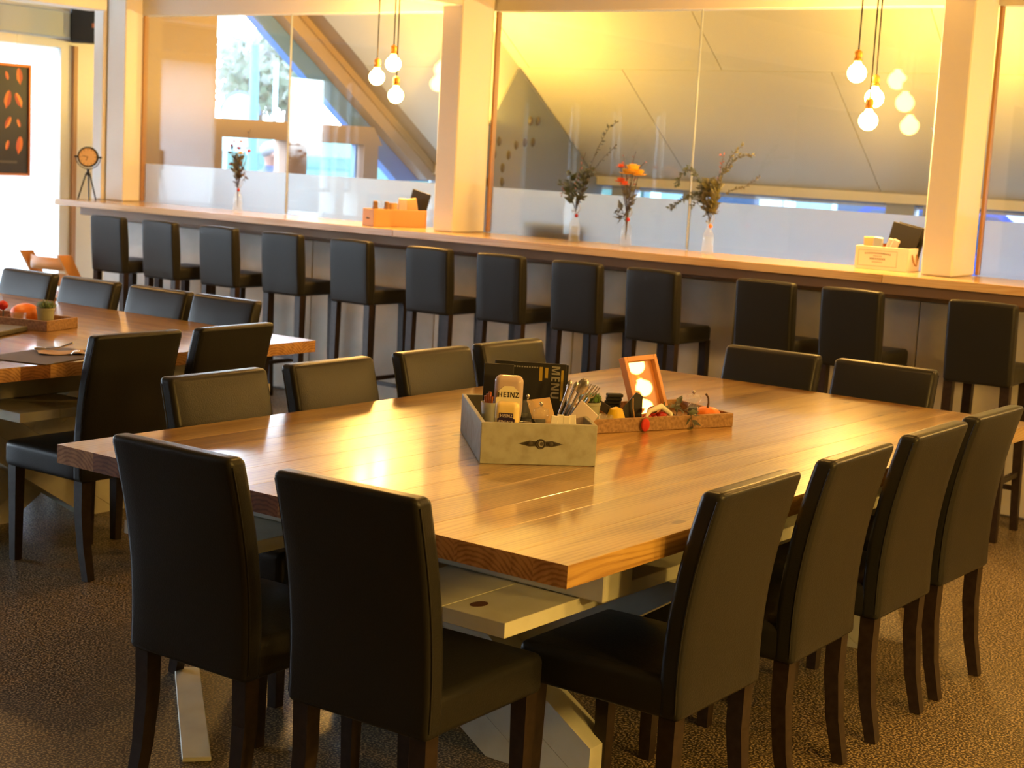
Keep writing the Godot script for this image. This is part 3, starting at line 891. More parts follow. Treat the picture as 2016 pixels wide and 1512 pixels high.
# ==================================================================== tables
func build_tables() -> void:
	var t := thing("dining_table", "big pine plank table carrying the grey condiment crate and tray", "table", Vector3(-2.52, 0, -4.07), -0.015, "pine plank tables")
	var w := 1.657
	var l := 2.85
	var widths := [0.15, 0.128, 0.142, 0.12, 0.15, 0.135, 0.14, 0.125, 0.148, 0.13, 0.145, 0.144]
	var x := -w / 2
	for i in 12:
		var wd: float = widths[i]
		plank("plank", Vector3(x + wd / 2, 0.755, 0), Vector3(wd - 0.0002, 0.05, l), Vector2(rng.randf(), rng.randf() * 0.1), M["varnished_pine_%d" % [0, 1, 2, 0, 2, 3, 0, 2, 1, 0, 2, 0][i]], M["pine_end_%d" % [0, 1, 0, 2, 0, 1, 0, 2, 1, 0, 0, 0][i]], t, 0.0008)
		x += wd
	# rails under the top, each of two boards, and cross battens
	for s in [-1, 1]:
		for k in 2:
			var xa: float = (0.24 + k * 0.215) * s
			var xb: float = (0.24 + (k * 0.0 + 0.213) + k * 0.177) * s
			box_obj("rail", Vector3(minf(xa, xb), 0.565, -1.36), Vector3(maxf(xa, xb), 0.60, 1.36), M.painted_wood, t, 0.0012)
	var kn := mk()
	lathe(kn, [Vector2(0.022, 0), Vector2(0.0, 0.0006)], 14, Transform3D(Basis.from_scale(Vector3(0.8, 1, 1.2)), Vector3(0.50, 0.6003, 1.285)))
	obj("knot", kn, M.knot, t)
	for z in [-1.1, 1.02]:
		box_obj("batten", Vector3(-0.70, 0.602, z - 0.06), Vector3(0.70, 0.729, z + 0.06), M.painted_wood, t, 0.004)
	# crossed plank legs at both ends
	var d := Vector2(-0.84, 0.5426)
	var nn := Vector2(0.5426, 0.84)
	for e in [[0.67, 1.0], [-1.0, 1.0]]:
		for s in [1, -1]:
			var zoff: float = e[0] + (0.0 if s > 0 else -0.102)
			for k in 3:
				var lo := 0.0917 * k
				var hi: float = lo + 0.0902
				var foot := Vector2(0.158, 0.0)
				var a0: Vector2 = foot + nn * lo
				var b0: Vector2 = foot + nn * hi
				var pts := []
				# lower end cut flat on the floor and square at the foot's outer end
				var fa: Vector2 = a0 - d * (a0.y / d.y)
				var fb: Vector2 = b0 - d * (b0.y / d.y)
				fa.y = 0.0
				fb.y = 0.0
				var xm := 0.49
				if fb.x <= xm:
					pts = [fa, fb]
				else:
					var yb: float = b0.y + d.y * ((xm - b0.x) / d.x)
					if fa.x < xm: pts = [fa, Vector2(xm, 0.0), Vector2(xm, yb)]
					else: pts = [Vector2(xm, a0.y + d.y * ((xm - a0.x) / d.x)), Vector2(xm, yb)]
				var yt := 0.563
				pts.append(b0 + d * ((yt - b0.y) / d.y))
				pts.append(a0 + d * ((yt - a0.y) / d.y))
				var st := mk()
				prism(st, pts.map(func(p): return Vector2(p.x * s, p.y)), Vector3(0, 0, zoff), Vector3.RIGHT, Vector3.UP, Vector3(0, 0, 0.10))
				obj("leg_board", st, M.painted_wood, t)
	dup(t, "pine plank table with the placemat and napkin, nearer the framed poster", Vector3(-6.005, 0, -4.13), PI / 2 + 0.0, "dining_table")
	var lath := mk()
	bx(lath, Vector3.ZERO, Vector3(0.075, 0.012, 0.73), 0.002)
	var lo2 := obj("wooden_lath", lath, M.painted_wood)
	lo2.position = Vector3(-3.175, 0.0062, -2.98)
	lo2.rotation.y = atan2(0.56, 0.48)
	tag(lo2, "pale wooden lath lying on the floor under the nearest chair", "lath")

# ==================================================================== chairs
func make_chair() -> Node3D:
	var t := thing("dining_chair", "", "chair", Vector3.ZERO, 0.0, "black leather dining chairs")
	var s := mk()
	soft(s, Vector3(0, 0.41, 0.005), Vector3(0.40, 0.098, 0.42), 0.022, func(p: Vector3) -> Vector3: return p + Vector3(0, 0.012 * (1.0 - pow(p.x / 0.2, 2.0)) * (1.0 - pow(p.z / 0.21, 2.0)) if p.y > 0.02 else 0.0, 0), 6)
	obj("seat", s, M.black_leather, t)
	var b := mk()
	var bend := func(p: Vector3) -> Vector3:
		var q := clampf((p.y + 0.27) / 0.54, 0.0, 1.0)
		return p + Vector3(0, 0, -0.072 * pow(q, 1.35) + 0.018 * sin(q * PI) + 0.006 * (1.0 - pow(p.x / 0.2, 2.0)) * signf(p.z) * sin(q * PI))
	soft(b, Vector3(0, 0.632, -0.2075), Vector3(0.402, 0.54, 0.058), 0.017, bend, 9)
	obj("backrest", b, M.black_leather, t)
	# seams round the back's rear face
	for sx in [-1, 1]:
		var pp := mk()
		var l := []
		for i in 10:
			var p := Vector3(0.197 * sx, -0.25 + 0.50 * i / 9.0, -0.019)
			l.append(Vector3(0, 0.632, -0.2075) + bend.call(p) + Vector3(0.0035 * sx, 0, 0))
		tube(pp, l, 0.0022, 5)
		obj("piping", pp, M.black_leather, t)
	for sx in [-1, 1]:
		var f := mk()
		tube(f, [Vector3(0.168 * sx, 0.365, 0.18), Vector3(0.168 * sx, 0.0, 0.182)], [0.022, 0.016], 4, true)
		obj("leg", f, M.dark_leg_wood, t)
		var r := mk()
		tube(r, [Vector3(0.168 * sx, 0.37, -0.200), Vector3(0.168 * sx, 0.25, -0.199), Vector3(0.168 * sx, 0.12, -0.212), Vector3(0.168 * sx, 0.0, -0.238)], [0.022, 0.021, 0.0185, 0.016], 4, true)
		obj("leg", r, M.dark_leg_wood, t)
	return t

func build_chairs() -> void:
	var proto := make_chair()
	var H := PI / 2
	var list := [
		[-1.868, -3.20, -H, "black leather chair nearest the camera on the yellow lit long side"],
		[-1.868, -3.765, -H + 0.02, "second black chair along the yellow lit long side of the big table"],
		[-1.868, -4.32, -H, "third black chair along the yellow lit long side of the big table"],
		[-1.868, -4.82, -H - 0.02, "fourth and farthest black chair along the yellow lit long side"],
		[-2.70, -2.744, PI, "black chair at the big table's near end, above the floor lath"],
		[-2.17, -2.744, PI + 0.02, "black chair at the big table's near end, beside the table's front corner"],
		[-3.229, -3.352, H, "black chair behind the big table, nearest to the other table's end chairs"],
		[-3.229, -3.863, H, "second black chair behind the big table, counted from its empty corner"],
		[-3.229, -4.41, H, "third black chair behind the big table, counted from its empty corner"],
		[-3.229, -4.875, H, "black chair behind the menu cards at the big table"],
		[-2.76, -5.36, 0.0, "black chair at the big table's bar end, nearer the picture frame"],
		[-2.29, -5.36, 0.0, "black chair at the big table's bar end, farther from the picture frame"],
		[-4.671, -3.81, -H, "tall black chair back standing before the napkin and placemat"],
		[-4.671, -4.29, -H + 0.03, "black chair at the poster side table's end, nearer the bar"],
		[-6.62, -4.77, 0.0, "black chair at the bar side of the poster side table, by the highchair"],
		[-6.15, -4.77, 0.0, "black chair with a slanted window reflection in front of the highchair"],
		[-5.65, -4.77, 0.0, "third black chair from the poster on the bar side of its table"],
		[-5.21, -4.77, 0.0, "black chair next to the white lit corner of the poster side table"],
	]
	for i in list.size():
		var c: Array = list[i]
		var at := Vector3(c[0], 0, c[1])
		if i == 0:
			proto.position = at
			proto.rotation.y = c[2]
			proto.set_meta("label", c[3])
		else:
			dup(proto, c[3], at, c[2], "dining_chair")
	# bar stools
	var t := thing("bar_stool", "", "stool", Vector3.ZERO, 0.0, "black leather bar stools")
	var s := mk()
	soft(s, Vector3(0, 0.745, 0.0), Vector3(0.305, 0.085, 0.36), 0.022, func(p: Vector3) -> Vector3: return p, 4)
	obj("seat", s, M.black_leather, t)
	var b := mk()
	soft(b, Vector3(0, 0.890, -0.155), Vector3(0.307, 0.375, 0.062), 0.018, func(p: Vector3) -> Vector3:
		var q := clampf((p.y + 0.187) / 0.375, 0.0, 1.0)
		return p + Vector3(0, -0.004 * pow(p.x / 0.15, 2.0) * q, -0.022 * pow(q, 1.3) + 0.006 * sin(q * PI) * signf(p.z)), 6)
	obj("backrest", b, M.black_leather, t)
	for sx in [-1, 1]:
		for sz in [-1, 1]:
			var l := mk()
			tube(l, [Vector3(0.128 * sx, 0.71, 0.152 * sz), Vector3(0.132 * sx, 0.35, 0.154 * sz), Vector3(0.140 * sx, 0.0, 0.168 * sz)], [0.021, 0.020, 0.016], 4, true)
			obj("leg", l, M.dark_leg_wood, t)
	for q in [[Vector3(-0.133, 0.27, -0.157), Vector3(-0.133, 0.27, 0.157)], [Vector3(0.133, 0.27, -0.157), Vector3(0.133, 0.27, 0.157)], [Vector3(-0.133, 0.20, 0.158), Vector3(0.133, 0.20, 0.158)], [Vector3(-0.133, 0.33, -0.157), Vector3(0.133, 0.33, -0.157)]]:
		var r := mk()
		tube(r, q, 0.011, 4, true)
		obj("stretcher", r, M.dark_leg_wood, t)
	var xs := [-8.263, -7.754, -7.223, -6.682, -6.119, -5.545, -5.042, -4.543, -4.076, -3.453, -2.996, -2.388]
	var ord := ["first", "second", "third", "fourth", "fifth", "sixth", "seventh", "eighth", "ninth", "tenth", "eleventh", "twelfth"]
	for i in 12:
		var lab: String = "black leather bar stool, %s along the counter from the tripod clock" % ord[i]
		var at := Vector3(xs[i], 0, -7.085)
		var tw: float = PI + [0.02, -0.03, 0.0, 0.03, -0.02, 0.02, 0.0, -0.02, -0.04, 0.02, -0.03, 0.05][i]
		if i == 0:
			t.position = at
			t.rotation.y = tw
			t.set_meta("label", lab)
		else:
			dup(t, lab, at, tw, "bar_stool")
	# wooden highchair
	var hc := thing("highchair", "wooden highchair with curved back slats behind the poster side table", "highchair", Vector3(-8.70, 0, -6.93), 3.08)
	for sx in [-1, 1]:
		var q := mk()
		prism(q, [Vector2(0.25, 0.0), Vector2(0.30, 0.0), Vector2(-0.13, 0.80), Vector2(-0.23, 0.80)], Vector3(0.215 * sx - 0.012, 0, 0), Vector3(0, 0, 1), Vector3.UP, Vector3(0.024, 0, 0))
		obj("side_board", q, M.ash_wood, hc)
		var q2 := mk()
		bx(q2, Vector3(0.215 * sx, 0.02, 0.02), Vector3(0.024, 0.04, 0.50))
		obj("foot_rail", q2, M.ash_wood, hc)
	for y in [0.735, 0.625]:
		var q := mk()
		q.set_smooth_group(0)
		var zc: float = -0.165 + (0.78 - y) * 0.54
		var inner := []
		for i in 13:
			var a := lerpf(-1.0, 1.0, i / 12.0)
			inner.append(Vector3(0.203 * a, 0, zc - 0.075 * (1.0 - a * a)))
		for i in 12:
			var p: Vector3 = inner[i]
			var p2: Vector3 = inner[i + 1]
			var hh := Vector3(0, 0.042, 0)
			var th := Vector3(0, 0, -0.014)
			var yy := Vector3(0, y, 0)
			face(q, [p + yy - hh, p2 + yy - hh, p2 + yy + hh, p + yy + hh], Vector3(0, 0, 1))
			face(q, [p + yy - hh + th, p2 + yy - hh + th, p2 + yy + hh + th, p + yy + hh + th], Vector3(0, 0, -1))
			face(q, [p + yy + hh, p2 + yy + hh, p2 + yy + hh + th, p + yy + hh + th], Vector3.UP)
			face(q, [p + yy - hh, p2 + yy - hh, p2 + yy - hh + th, p + yy - hh + th], Vector3.DOWN)
		obj("back_slat", q, M.ash_wood, hc)
	box_obj("seat", Vector3(-0.202, 0.50, -0.12), Vector3(0.202, 0.518, 0.20), M.ash_wood, hc)
	box_obj("foot_plate", Vector3(-0.202, 0.25, -0.05), Vector3(0.202, 0.268, 0.30), M.ash_wood, hc)

# ==================================================================== things on the bar
func leafy(st: SurfaceTool, ss: SurfaceTool, pts: Array, count: int, size: float, stem_r := 0.0016, from := 0.25) -> void:
	var cv := Curve3D.new()
	for i in pts.size():
		var tan: Vector3 = (pts[mini(i + 1, pts.size() - 1)] - pts[maxi(i - 1, 0)]) * 0.18
		cv.add_point(pts[i], -tan, tan)
	var L := cv.get_baked_length()
	var line := []
	for i in 9: line.append(cv.sample_baked(L * i / 8.0))
	tube(ss, line, stem_r, 5)
	for i in count:
		var f := from + (1.0 - from) * (i + rng.randf() * 0.5) / count
		var p := cv.sample_baked(L * f)
		var t := (cv.sample_baked(minf(L, L * f + 0.01)) - cv.sample_baked(maxf(0.0, L * f - 0.01))).normalized()
		var side := t.cross(Vector3(rng.randfn(), rng.randfn(), rng.randfn()).normalized()).normalized()
		var dir := (side + t * 0.7).normalized()
		var wv := dir.cross(Vector3(rng.randfn(), rng.randfn(), rng.randfn()).normalized()).normalized()
		var s := size * (0.7 + 0.6 * rng.randf())
		var nrm := dir.cross(wv)
		face(st, [p, p + dir * s * 0.4 + wv * s * 0.26, p + dir * s - nrm * s * 0.15, p + dir * s * 0.4 - wv * s * 0.26], nrm)

func bloom(st: SurfaceTool, c: Vector3, r: float, petals: int, layers := 3) -> void:
	for k in layers:
		var rr := r * (1.0 - 0.24 * k)
		for i in petals:
			var a := TAU * (i + 0.5 * k) / petals
			var d := Vector3(cos(a), 0.15 + 0.45 * k, sin(a)).normalized()
			var w := Vector3(-sin(a), 0, cos(a)) * rr * 0.42
			var b := c + Vector3(0, 0.10 * r * k, 0)
			face(st, [b, b + d * rr * 0.6 + w, b + d * rr + Vector3(0, r * 0.12, 0), b + d * rr * 0.6 - w], Vector3.UP)

func vase(label: String, at: Vector3, stopper: Material, water := 0.6) -> Node3D:
	var t := thing("bottle_vase", label, "vase", at, 0.3, "swing top bottle vases on the bar")
	var st := mk()
	lathe(st, [Vector2(0.0, 0.002), Vector2(0.029, 0.002), Vector2(0.032, 0.006), Vector2(0.032, 0.088), Vector2(0.029, 0.104), Vector2(0.018, 0.128), Vector2(0.0125, 0.145), Vector2(0.0125, 0.178), Vector2(0.015, 0.180), Vector2(0.015, 0.190), Vector2(0.011, 0.192)], 24)
	obj("glass_body", st, M.bottle_glass, t)
	var s2 := mk()
	lathe(s2, [Vector2(0.0, 0.006), Vector2(0.0295, 0.006), Vector2(0.0295, 0.15 * water), Vector2(0.0, 0.15 * water)], 20)
	obj("water", s2, M.bottle_glass, t)
	var w := mk()
	for s in [-1, 1]:
		tube(w, [Vector3(0.014, 0.165, 0.004 * s), Vector3(0.026, 0.190, 0.012 * s), Vector3(0.018, 0.215, 0.010 * s), Vector3(0.008, 0.218, 0.0)], 0.0012, 5)
		tube(w, [Vector3(-0.014, 0.165, 0.004 * s), Vector3(-0.020, 0.18, 0.010 * s), Vector3(0.0, 0.160, 0.018 * s), Vector3(0.014, 0.165, 0.012 * s)], 0.0012, 5)
	obj("wire_clip", w, M.steel, t)
	var b := mk()
	ball(b, Vector3(0.012, 0.150, 0.020), Vector3(0.011, 0.011, 0.011), 12, 8)
	obj("stopper", b, stopper, t)
	return t

func bouquet(label: String, at: Vector3, parts: Array) -> void:
	# parts: [name, leaf material, list of [points, leaves, size]]
	var t := thing("bouquet", label, "bouquet", at, 0.0, "bouquets in the bar vases")
	var ss := mk()
	for p in parts:
		if p[0] == "flower":
			for f in p[2]:
				var st := mk()
				bloom(st, f[0], f[1], f[2])
				tube(ss, [Vector3(0, 0.03, 0), Vector3(f[0].x * 0.15, 0.19, f[0].z * 0.15), f[0]], 0.0018, 5)
				obj("flower", st, p[1], t)
		elif p[0] == "berry":
			for f in p[2]:
				var st := mk()
				ball(st, f[0], Vector3.ONE * f[1], 10, 6)
				tube(ss, [Vector3(f[0].x * 0.1, 0.2, 0), f[0]], 0.0012, 5)
				obj("berry", st, p[1], t)
		else:
			var st := mk()
			for f in p[2]: leafy(st, ss, f[0], f[1], f[2])
			var o := obj(p[0], st, p[1], t)
			o.set_meta("kind", "stuff")
	obj("stems", ss, M.stem_brown, t)

func open_crate(t: Node3D, w: float, d: float, h: float, th: float, m: Material) -> void:
	box_obj("front_board", Vector3(-w / 2, 0.0, d / 2 - th), Vector3(w / 2, h, d / 2), m, t, 0.0015)
	box_obj("back_board", Vector3(-w / 2, 0.0, -d / 2), Vector3(w / 2, h, -d / 2 + th), m, t, 0.0015)
	for s in [-1, 1]:
		box_obj("side_board", Vector3(minf(s * w / 2, s * (w / 2 - th)), 0.0, -d / 2 + th), Vector3(maxf(s * w / 2, s * (w / 2 - th)), h, d / 2 - th), m, t, 0.0015)
	box_obj("bottom", Vector3(-w / 2 + th, 0.001, -d / 2 + th), Vector3(w / 2 - th, 0.007, d / 2 - th), m, t, 0.001)

func pieces_cup(label: String, at: Vector3, m: Material) -> void:
	var t := thing("small_cup", label, "cup", at)
	var st := mk()
	lathe(st, [Vector2(0.0, 0.0), Vector2(0.020, 0.0), Vector2(0.026, 0.07), Vector2(0.0235, 0.07), Vector2(0.018, 0.004), Vector2(0.0, 0.004)], 18)
	obj("cup", st, m, t)

func build_bar_things() -> void:
	var Y := 1.1402
	# vases with bouquets (x to the viewer's right along the bar)
	vase("clear bottle vase on the bar with the red and yellow bouquet", Vector3(-7.60, Y, -7.43), M.berry_red, 0.55)
	bouquet("small bouquet of red and yellow flowers with drooping dark leaves", Vector3(-7.60, Y + 0.008, -7.43), [
		["foliage", M.leaf_olive, [[[Vector3(0, 0.16, 0), Vector3(0.0, 0.26, 0), Vector3(0.01, 0.36, 0.01)], 44, 0.042], [[Vector3(0, 0.16, 0), Vector3(-0.02, 0.28, 0.01), Vector3(-0.03, 0.36, 0)], 40, 0.042]]],
		["dark_foliage", M.leaf_brown, [[[Vector3(0, 0.16, 0), Vector3(0.03, 0.30, 0), Vector3(0.055, 0.30, 0.01), Vector3(0.07, 0.20, 0.01)], 20, 0.03], [[Vector3(0, 0.16, 0), Vector3(-0.04, 0.34, 0), Vector3(-0.085, 0.42, 0)], 16, 0.03], [[Vector3(0, 0.17, 0), Vector3(0.04, 0.36, 0), Vector3(0.09, 0.52, 0), Vector3(0.10, 0.54, 0)], 8, 0.022], [[Vector3(0, 0.12, 0), Vector3(-0.02, 0.20, 0), Vector3(-0.03, 0.22, 0)], 8, 0.03]]],
		["flower", M.petal_red, [[Vector3(0.015, 0.405, 0.02), 0.028, 9], [Vector3(-0.045, 0.30, 0.03), 0.022, 7]]],
		["flower", M.petal_yellow, [[Vector3(0.045, 0.375, 0.03), 0.026, 9]]],
		["flower", M.petal_cream, [[Vector3(0.015, 0.45, 0.0), 0.026, 8], [Vector3(-0.05, 0.45, 0.0), 0.022, 8]]],
		["berry", M.berry_red, [[Vector3(0.09, 0.40, 0.0), 0.012], [Vector3(-0.07, 0.43, 0.0), 0.009]]]])
	vase("clear bottle vase on the bar with the blue green leaf bouquet", Vector3(-4.985, Y, -7.52), M.berry_red)
	bouquet("tall bouquet of blue green leaves with a long thin arching sprig", Vector3(-4.985, Y + 0.008, -7.52), [
		["foliage", M.leaf_green, [[[Vector3(0, 0.16, 0), Vector3(0.02, 0.28, 0), Vector3(0.05, 0.40, 0)], 56, 0.048], [[Vector3(0, 0.16, 0), Vector3(-0.03, 0.28, 0.02), Vector3(-0.05, 0.37, 0)], 50, 0.048], [[Vector3(0, 0.18, 0), Vector3(0.05, 0.28, 0.02), Vector3(0.09, 0.42, 0)], 22, 0.032], [[Vector3(0, 0.18, 0), Vector3(-0.08, 0.30, 0), Vector3(-0.12, 0.33, 0)], 14, 0.03]]],
		["dark_foliage", M.leaf_dark, [[[Vector3(0, 0.16, 0), Vector3(0.06, 0.36, 0), Vector3(0.12, 0.52, 0), Vector3(0.20, 0.66, 0), Vector3(0.25, 0.68, 0)], 26, 0.022], [[Vector3(0, 0.18, 0), Vector3(0.10, 0.40, 0), Vector3(0.17, 0.48, 0), Vector3(0.25, 0.55, 0)], 18, 0.024], [[Vector3(0, 0.16, 0), Vector3(0.01, 0.22, 0.01), Vector3(0.04, 0.24, 0)], 16, 0.026]]],
		["pink_foliage", M.petal_pink, [[[Vector3(0, 0.18, 0), Vector3(0.0, 0.36, 0), Vector3(0.045, 0.50, 0)], 10, 0.022], [[Vector3(0, 0.18, 0), Vector3(-0.09, 0.30, 0), Vector3(-0.105, 0.24, 0)], 10, 0.02]]]])
	vase("clear bottle vase on the bar with the yellow flower", Vector3(-4.64, Y, -7.52), M.petal_red, 0.45)
	bouquet("bouquet with a large yellow flower and orange blooms over broad leaves", Vector3(-4.64, Y + 0.008, -7.52), [
		["foliage", M.leaf_olive, [[[Vector3(0, 0.15, 0), Vector3(0.0, 0.24, 0), Vector3(0.005, 0.32, 0)], 22, 0.042], [[Vector3(0, 0.15, 0), Vector3(0.03, 0.28, 0), Vector3(0.05, 0.34, 0)], 14, 0.032]]],
		["broad_foliage", M.leaf_dark, [[[Vector3(0, 0.12, 0), Vector3(-0.02, 0.19, 0.02), Vector3(-0.06, 0.20, 0.02)], 7, 0.055], [[Vector3(0, 0.12, 0), Vector3(-0.02, 0.16, 0.02), Vector3(-0.035, 0.14, 0.02)], 5, 0.05]]],
		["pink_foliage", M.petal_pink, [[[Vector3(0, 0.25, 0), Vector3(-0.03, 0.42, 0), Vector3(-0.05, 0.50, 0)], 10, 0.018], [[Vector3(0, 0.25, 0), Vector3(0.05, 0.42, 0), Vector3(0.10, 0.47, 0)], 10, 0.018], [[Vector3(0, 0.25, 0), Vector3(0.01, 0.44, 0), Vector3(0.03, 0.52, 0)], 8, 0.016]]],
		["flower", M.petal_yellow, [[Vector3(0.030, 0.405, 0.02), 0.065, 16], [Vector3(0.068, 0.385, 0.02), 0.052, 14], [Vector3(-0.002, 0.39, 0.03), 0.048, 12], [Vector3(0.05, 0.40, 0.05), 0.05, 14]]],
		["flower", M.petal_orange, [[Vector3(-0.035, 0.345, 0.03), 0.042, 12], [Vector3(-0.055, 0.425, 0.01), 0.032, 10], [Vector3(-0.01, 0.33, 0.035), 0.038, 11]]]])
	vase("clear bottle vase on the bar nearest the white printed crate", Vector3(-4.11, Y, -7.50), M.petal_orange, 0.62)
	bouquet("wide bouquet of feathery olive sprays arching to both sides", Vector3(-4.11, Y + 0.008, -7.50), [
		["foliage", M.leaf_olive, [[[Vector3(0, 0.16, 0), Vector3(0.0, 0.28, 0), Vector3(-0.02, 0.38, 0)], 80, 0.042], [[Vector3(0, 0.16, 0), Vector3(0.03, 0.28, 0.02), Vector3(0.035, 0.36, 0)], 70, 0.042], [[Vector3(0, 0.16, 0), Vector3(-0.04, 0.30, 0), Vector3(-0.07, 0.35, 0)], 60, 0.038], [[Vector3(0, 0.16, 0), Vector3(0.02, 0.26, -0.02), Vector3(0.01, 0.33, -0.03)], 50, 0.038]]],
		["feather_foliage", M.leaf_green, [[[Vector3(0, 0.18, 0), Vector3(-0.06, 0.37, 0), Vector3(-0.15, 0.45, 0), Vector3(-0.21, 0.38, 0), Vector3(-0.215, 0.34, 0)], 80, 0.024], [[Vector3(0, 0.18, 0), Vector3(-0.08, 0.32, 0), Vector3(-0.18, 0.27, 0), Vector3(-0.25, 0.22, 0)], 80, 0.026], [[Vector3(0, 0.18, 0), Vector3(-0.06, 0.28, 0), Vector3(-0.12, 0.24, 0)], 20, 0.022], [[Vector3(0, 0.16, 0), Vector3(-0.02, 0.24, 0), Vector3(-0.03, 0.19, 0)], 12, 0.02]]],
		["pale_foliage", M.leaf_olive, [[[Vector3(0, 0.2, 0), Vector3(0.06, 0.42, 0), Vector3(0.14, 0.52, 0), Vector3(0.24, 0.53, 0)], 90, 0.02], [[Vector3(0, 0.2, 0), Vector3(0.06, 0.42, 0), Vector3(0.10, 0.52, 0), Vector3(0.17, 0.58, 0)], 70, 0.02], [[Vector3(0.02, 0.28, 0), Vector3(0.12, 0.34, 0), Vector3(0.20, 0.36, 0), Vector3(0.28, 0.42, 0)], 50, 0.015]]],
		["pink_foliage", M.petal_pink, [[[Vector3(0, 0.2, 0), Vector3(0.04, 0.42, 0), Vector3(0.06, 0.52, 0), Vector3(0.03, 0.53, 0)], 26, 0.016]]]])
	# plain crate
	var c1 := thing("wooden_crate", "plain orange toned wooden crate with a small dark emblem on the bar", "crate", Vector3(-6.25, Y, -7.435), -0.41)
	open_crate(c1, 0.155, 0.36, 0.105, 0.01, M.orange_wood)
	emblem(c1, Vector3(0, 0.048, 0.1815), 0.062)
	var ang := Basis(Vector3.UP, -0.41)
	var cp := func(v: Vector3) -> Vector3: return Vector3(-6.25, Y, -7.435) + ang * v
	for i in 3:
		var st := mk()
		lathe(st, [Vector2(0, 0), Vector2(0.017, 0), Vector2(0.018, 0.10), Vector2(0.014, 0.118), Vector2(0.016, 0.122), Vector2(0.014, 0.142), Vector2(0, 0.146)], 16)
		var o := obj("spice_bottle", st, [M.brown_trim, M.bottle_glass, M.brown_trim][i])
		o.position = cp.call([Vector3(-0.03, 0.008, 0.12), Vector3(0.005, 0.008, 0.10), Vector3(0.035, 0.008, 0.075)][i])
		tag(o, ["brown spice bottle at the emblem end of the plain crate", "clear spice bottle between the two brown ones in the plain crate", "brown spice bottle beside the cream cup in the plain crate"][i], "bottle", "bottles in the plain crate")
	var cu := mk()
	lathe(cu, [Vector2(0, 0), Vector2(0.024, 0), Vector2(0.028, 0.135), Vector2(0.024, 0.135), Vector2(0.02, 0.01), Vector2(0, 0.01)], 18)
	var cuo := obj("cream_cup", cu, M.paper_cream)
	cuo.position = cp.call(Vector3(0.02, 0.008, 0.025))
	tag(cuo, "cream paper cup in the middle of the plain crate", "cup")
	for i in 2:
		var st := mk()
		bx(st, Vector3(0, 0.085, 0), Vector3([0.055, 0.085][i], 0.155, 0.018), 0.006, Basis(Vector3.BACK, [-0.03, 0.18][i]))
		var o := obj("paper_pouch", st, [M.label_pale, M.paper_cream][i])
		o.position = cp.call([Vector3(0.025, 0.012, -0.035), Vector3(0.02, 0.012, -0.10)][i])
		o.rotation.y = 0.9
		tag(o, ["pale narrow paper pouch standing in the plain crate", "brown paper pouch leaning at the column end of the plain crate"][i], "pouch")
	var mc := mk()
	bx(mc, Vector3(0, 0.11, 0), Vector3(0.13, 0.20, 0.006), 0.002, Basis(Vector3.BACK, -0.25))
	var mco := obj("menu_card", mc, M.menu_black)
	mco.position = cp.call(Vector3(0.01, 0.012, -0.15))
	mco.rotation.y = 0.2
	tag(mco, "dark menu card in the plain crate against the column", "menu")
	# white printed crate
	var c2 := thing("white_crate", "white wooden crate with a faded printed label and rope handle on the bar", "crate", Vector3(-3.11, Y, -7.545), 0.04)
	open_crate(c2, 0.275, 0.17, 0.115, 0.010, M.paper_white)
	var pr := mk()
	for q in [[0.0, 0.095, 0.20, 0.0018], [0.0, 0.018, 0.20, 0.0018], [-0.10, 0.0565, 0.0018, 0.078], [0.10, 0.0565, 0.0018, 0.078]]:
		bx(pr, Vector3(q[0] - 0.02, q[1], 0.0853), Vector3(q[2], q[3], 0.0006), 0.0)
	for r in 4:
		var n: int = [15, 5, 9, 6][r]
		for i in n:
			var f := (i - (n - 1) * 0.5)
			var xx := f * 0.0092
			var yy: float = [0.082, 0.068, 0.054, 0.038][r] - (0.9 * xx * xx if r == 0 else 0.0)
			bx(pr, Vector3(xx - 0.02, yy, 0.0853), Vector3(0.0058 + 0.002 * rng.randf(), [0.008, 0.004, 0.010, 0.004][r], 0.0006), 0.0)
	obj("printed_label", pr, M.menu_grey, c2)
	var rp := mk()
	var rpts := []
	for i in 11:
		var a := PI * i / 10.0
		rpts.append(Vector3(0.1385 + 0.012 * sin(a), 0.085 - 0.055 * sin(a), 0.033 * cos(a)))
	tube(rp, rpts, 0.004, 7)
	obj("rope_handle", rp, M.twine, c2)
	var cq := func(v: Vector3) -> Vector3: return Vector3(-3.11, Y, -7.545) + v
	for i in 2:
		var st := mk()
		bx(st, Vector3(0, 0.115, 0), Vector3(0.155, 0.215, 0.008), 0.002, Basis(Vector3.RIGHT, -0.12) * Basis(Vector3.BACK, -0.18))
		var o := obj("menu_card", st, M.menu_black)
		o.position = cq.call([Vector3(0.055, 0.008, -0.035), Vector3(0.075, 0.008, -0.062)][i])
		tag(o, ["dark menu card leaning in the white crate, in front", "dark menu card leaning in the white crate, behind the other"][i], "menu", "menus in the white crate")
	for i in 4:
		var st := mk()
		bx(st, Vector3(0, 0.075, 0), Vector3([0.07, 0.05, 0.035, 0.035][i], 0.150, 0.014), 0.004, Basis(Vector3.BACK, [0.05, -0.05, -0.30, -0.38][i]))
		var o := obj("paper_pouch", st, [M.paper_cream, M.tin_grey, M.label_pale, M.label_pale][i])
		o.position = cq.call([Vector3(-0.085, 0.01, 0.02), Vector3(-0.045, 0.01, 0.03), Vector3(0.012, 0.01, 0.035), Vector3(0.035, 0.01, 0.045)][i])
		tag(o, ["cream paper pouch at the outer corner of the white crate", "silver pouch next to the cream pouch in the white crate", "pale sachet leaning in the white crate, next to silver pouch", "pale sachet leaning in the white crate, nearest the rope handle"][i], "pouch", "pouches in the white crate")
	var tn := mk()
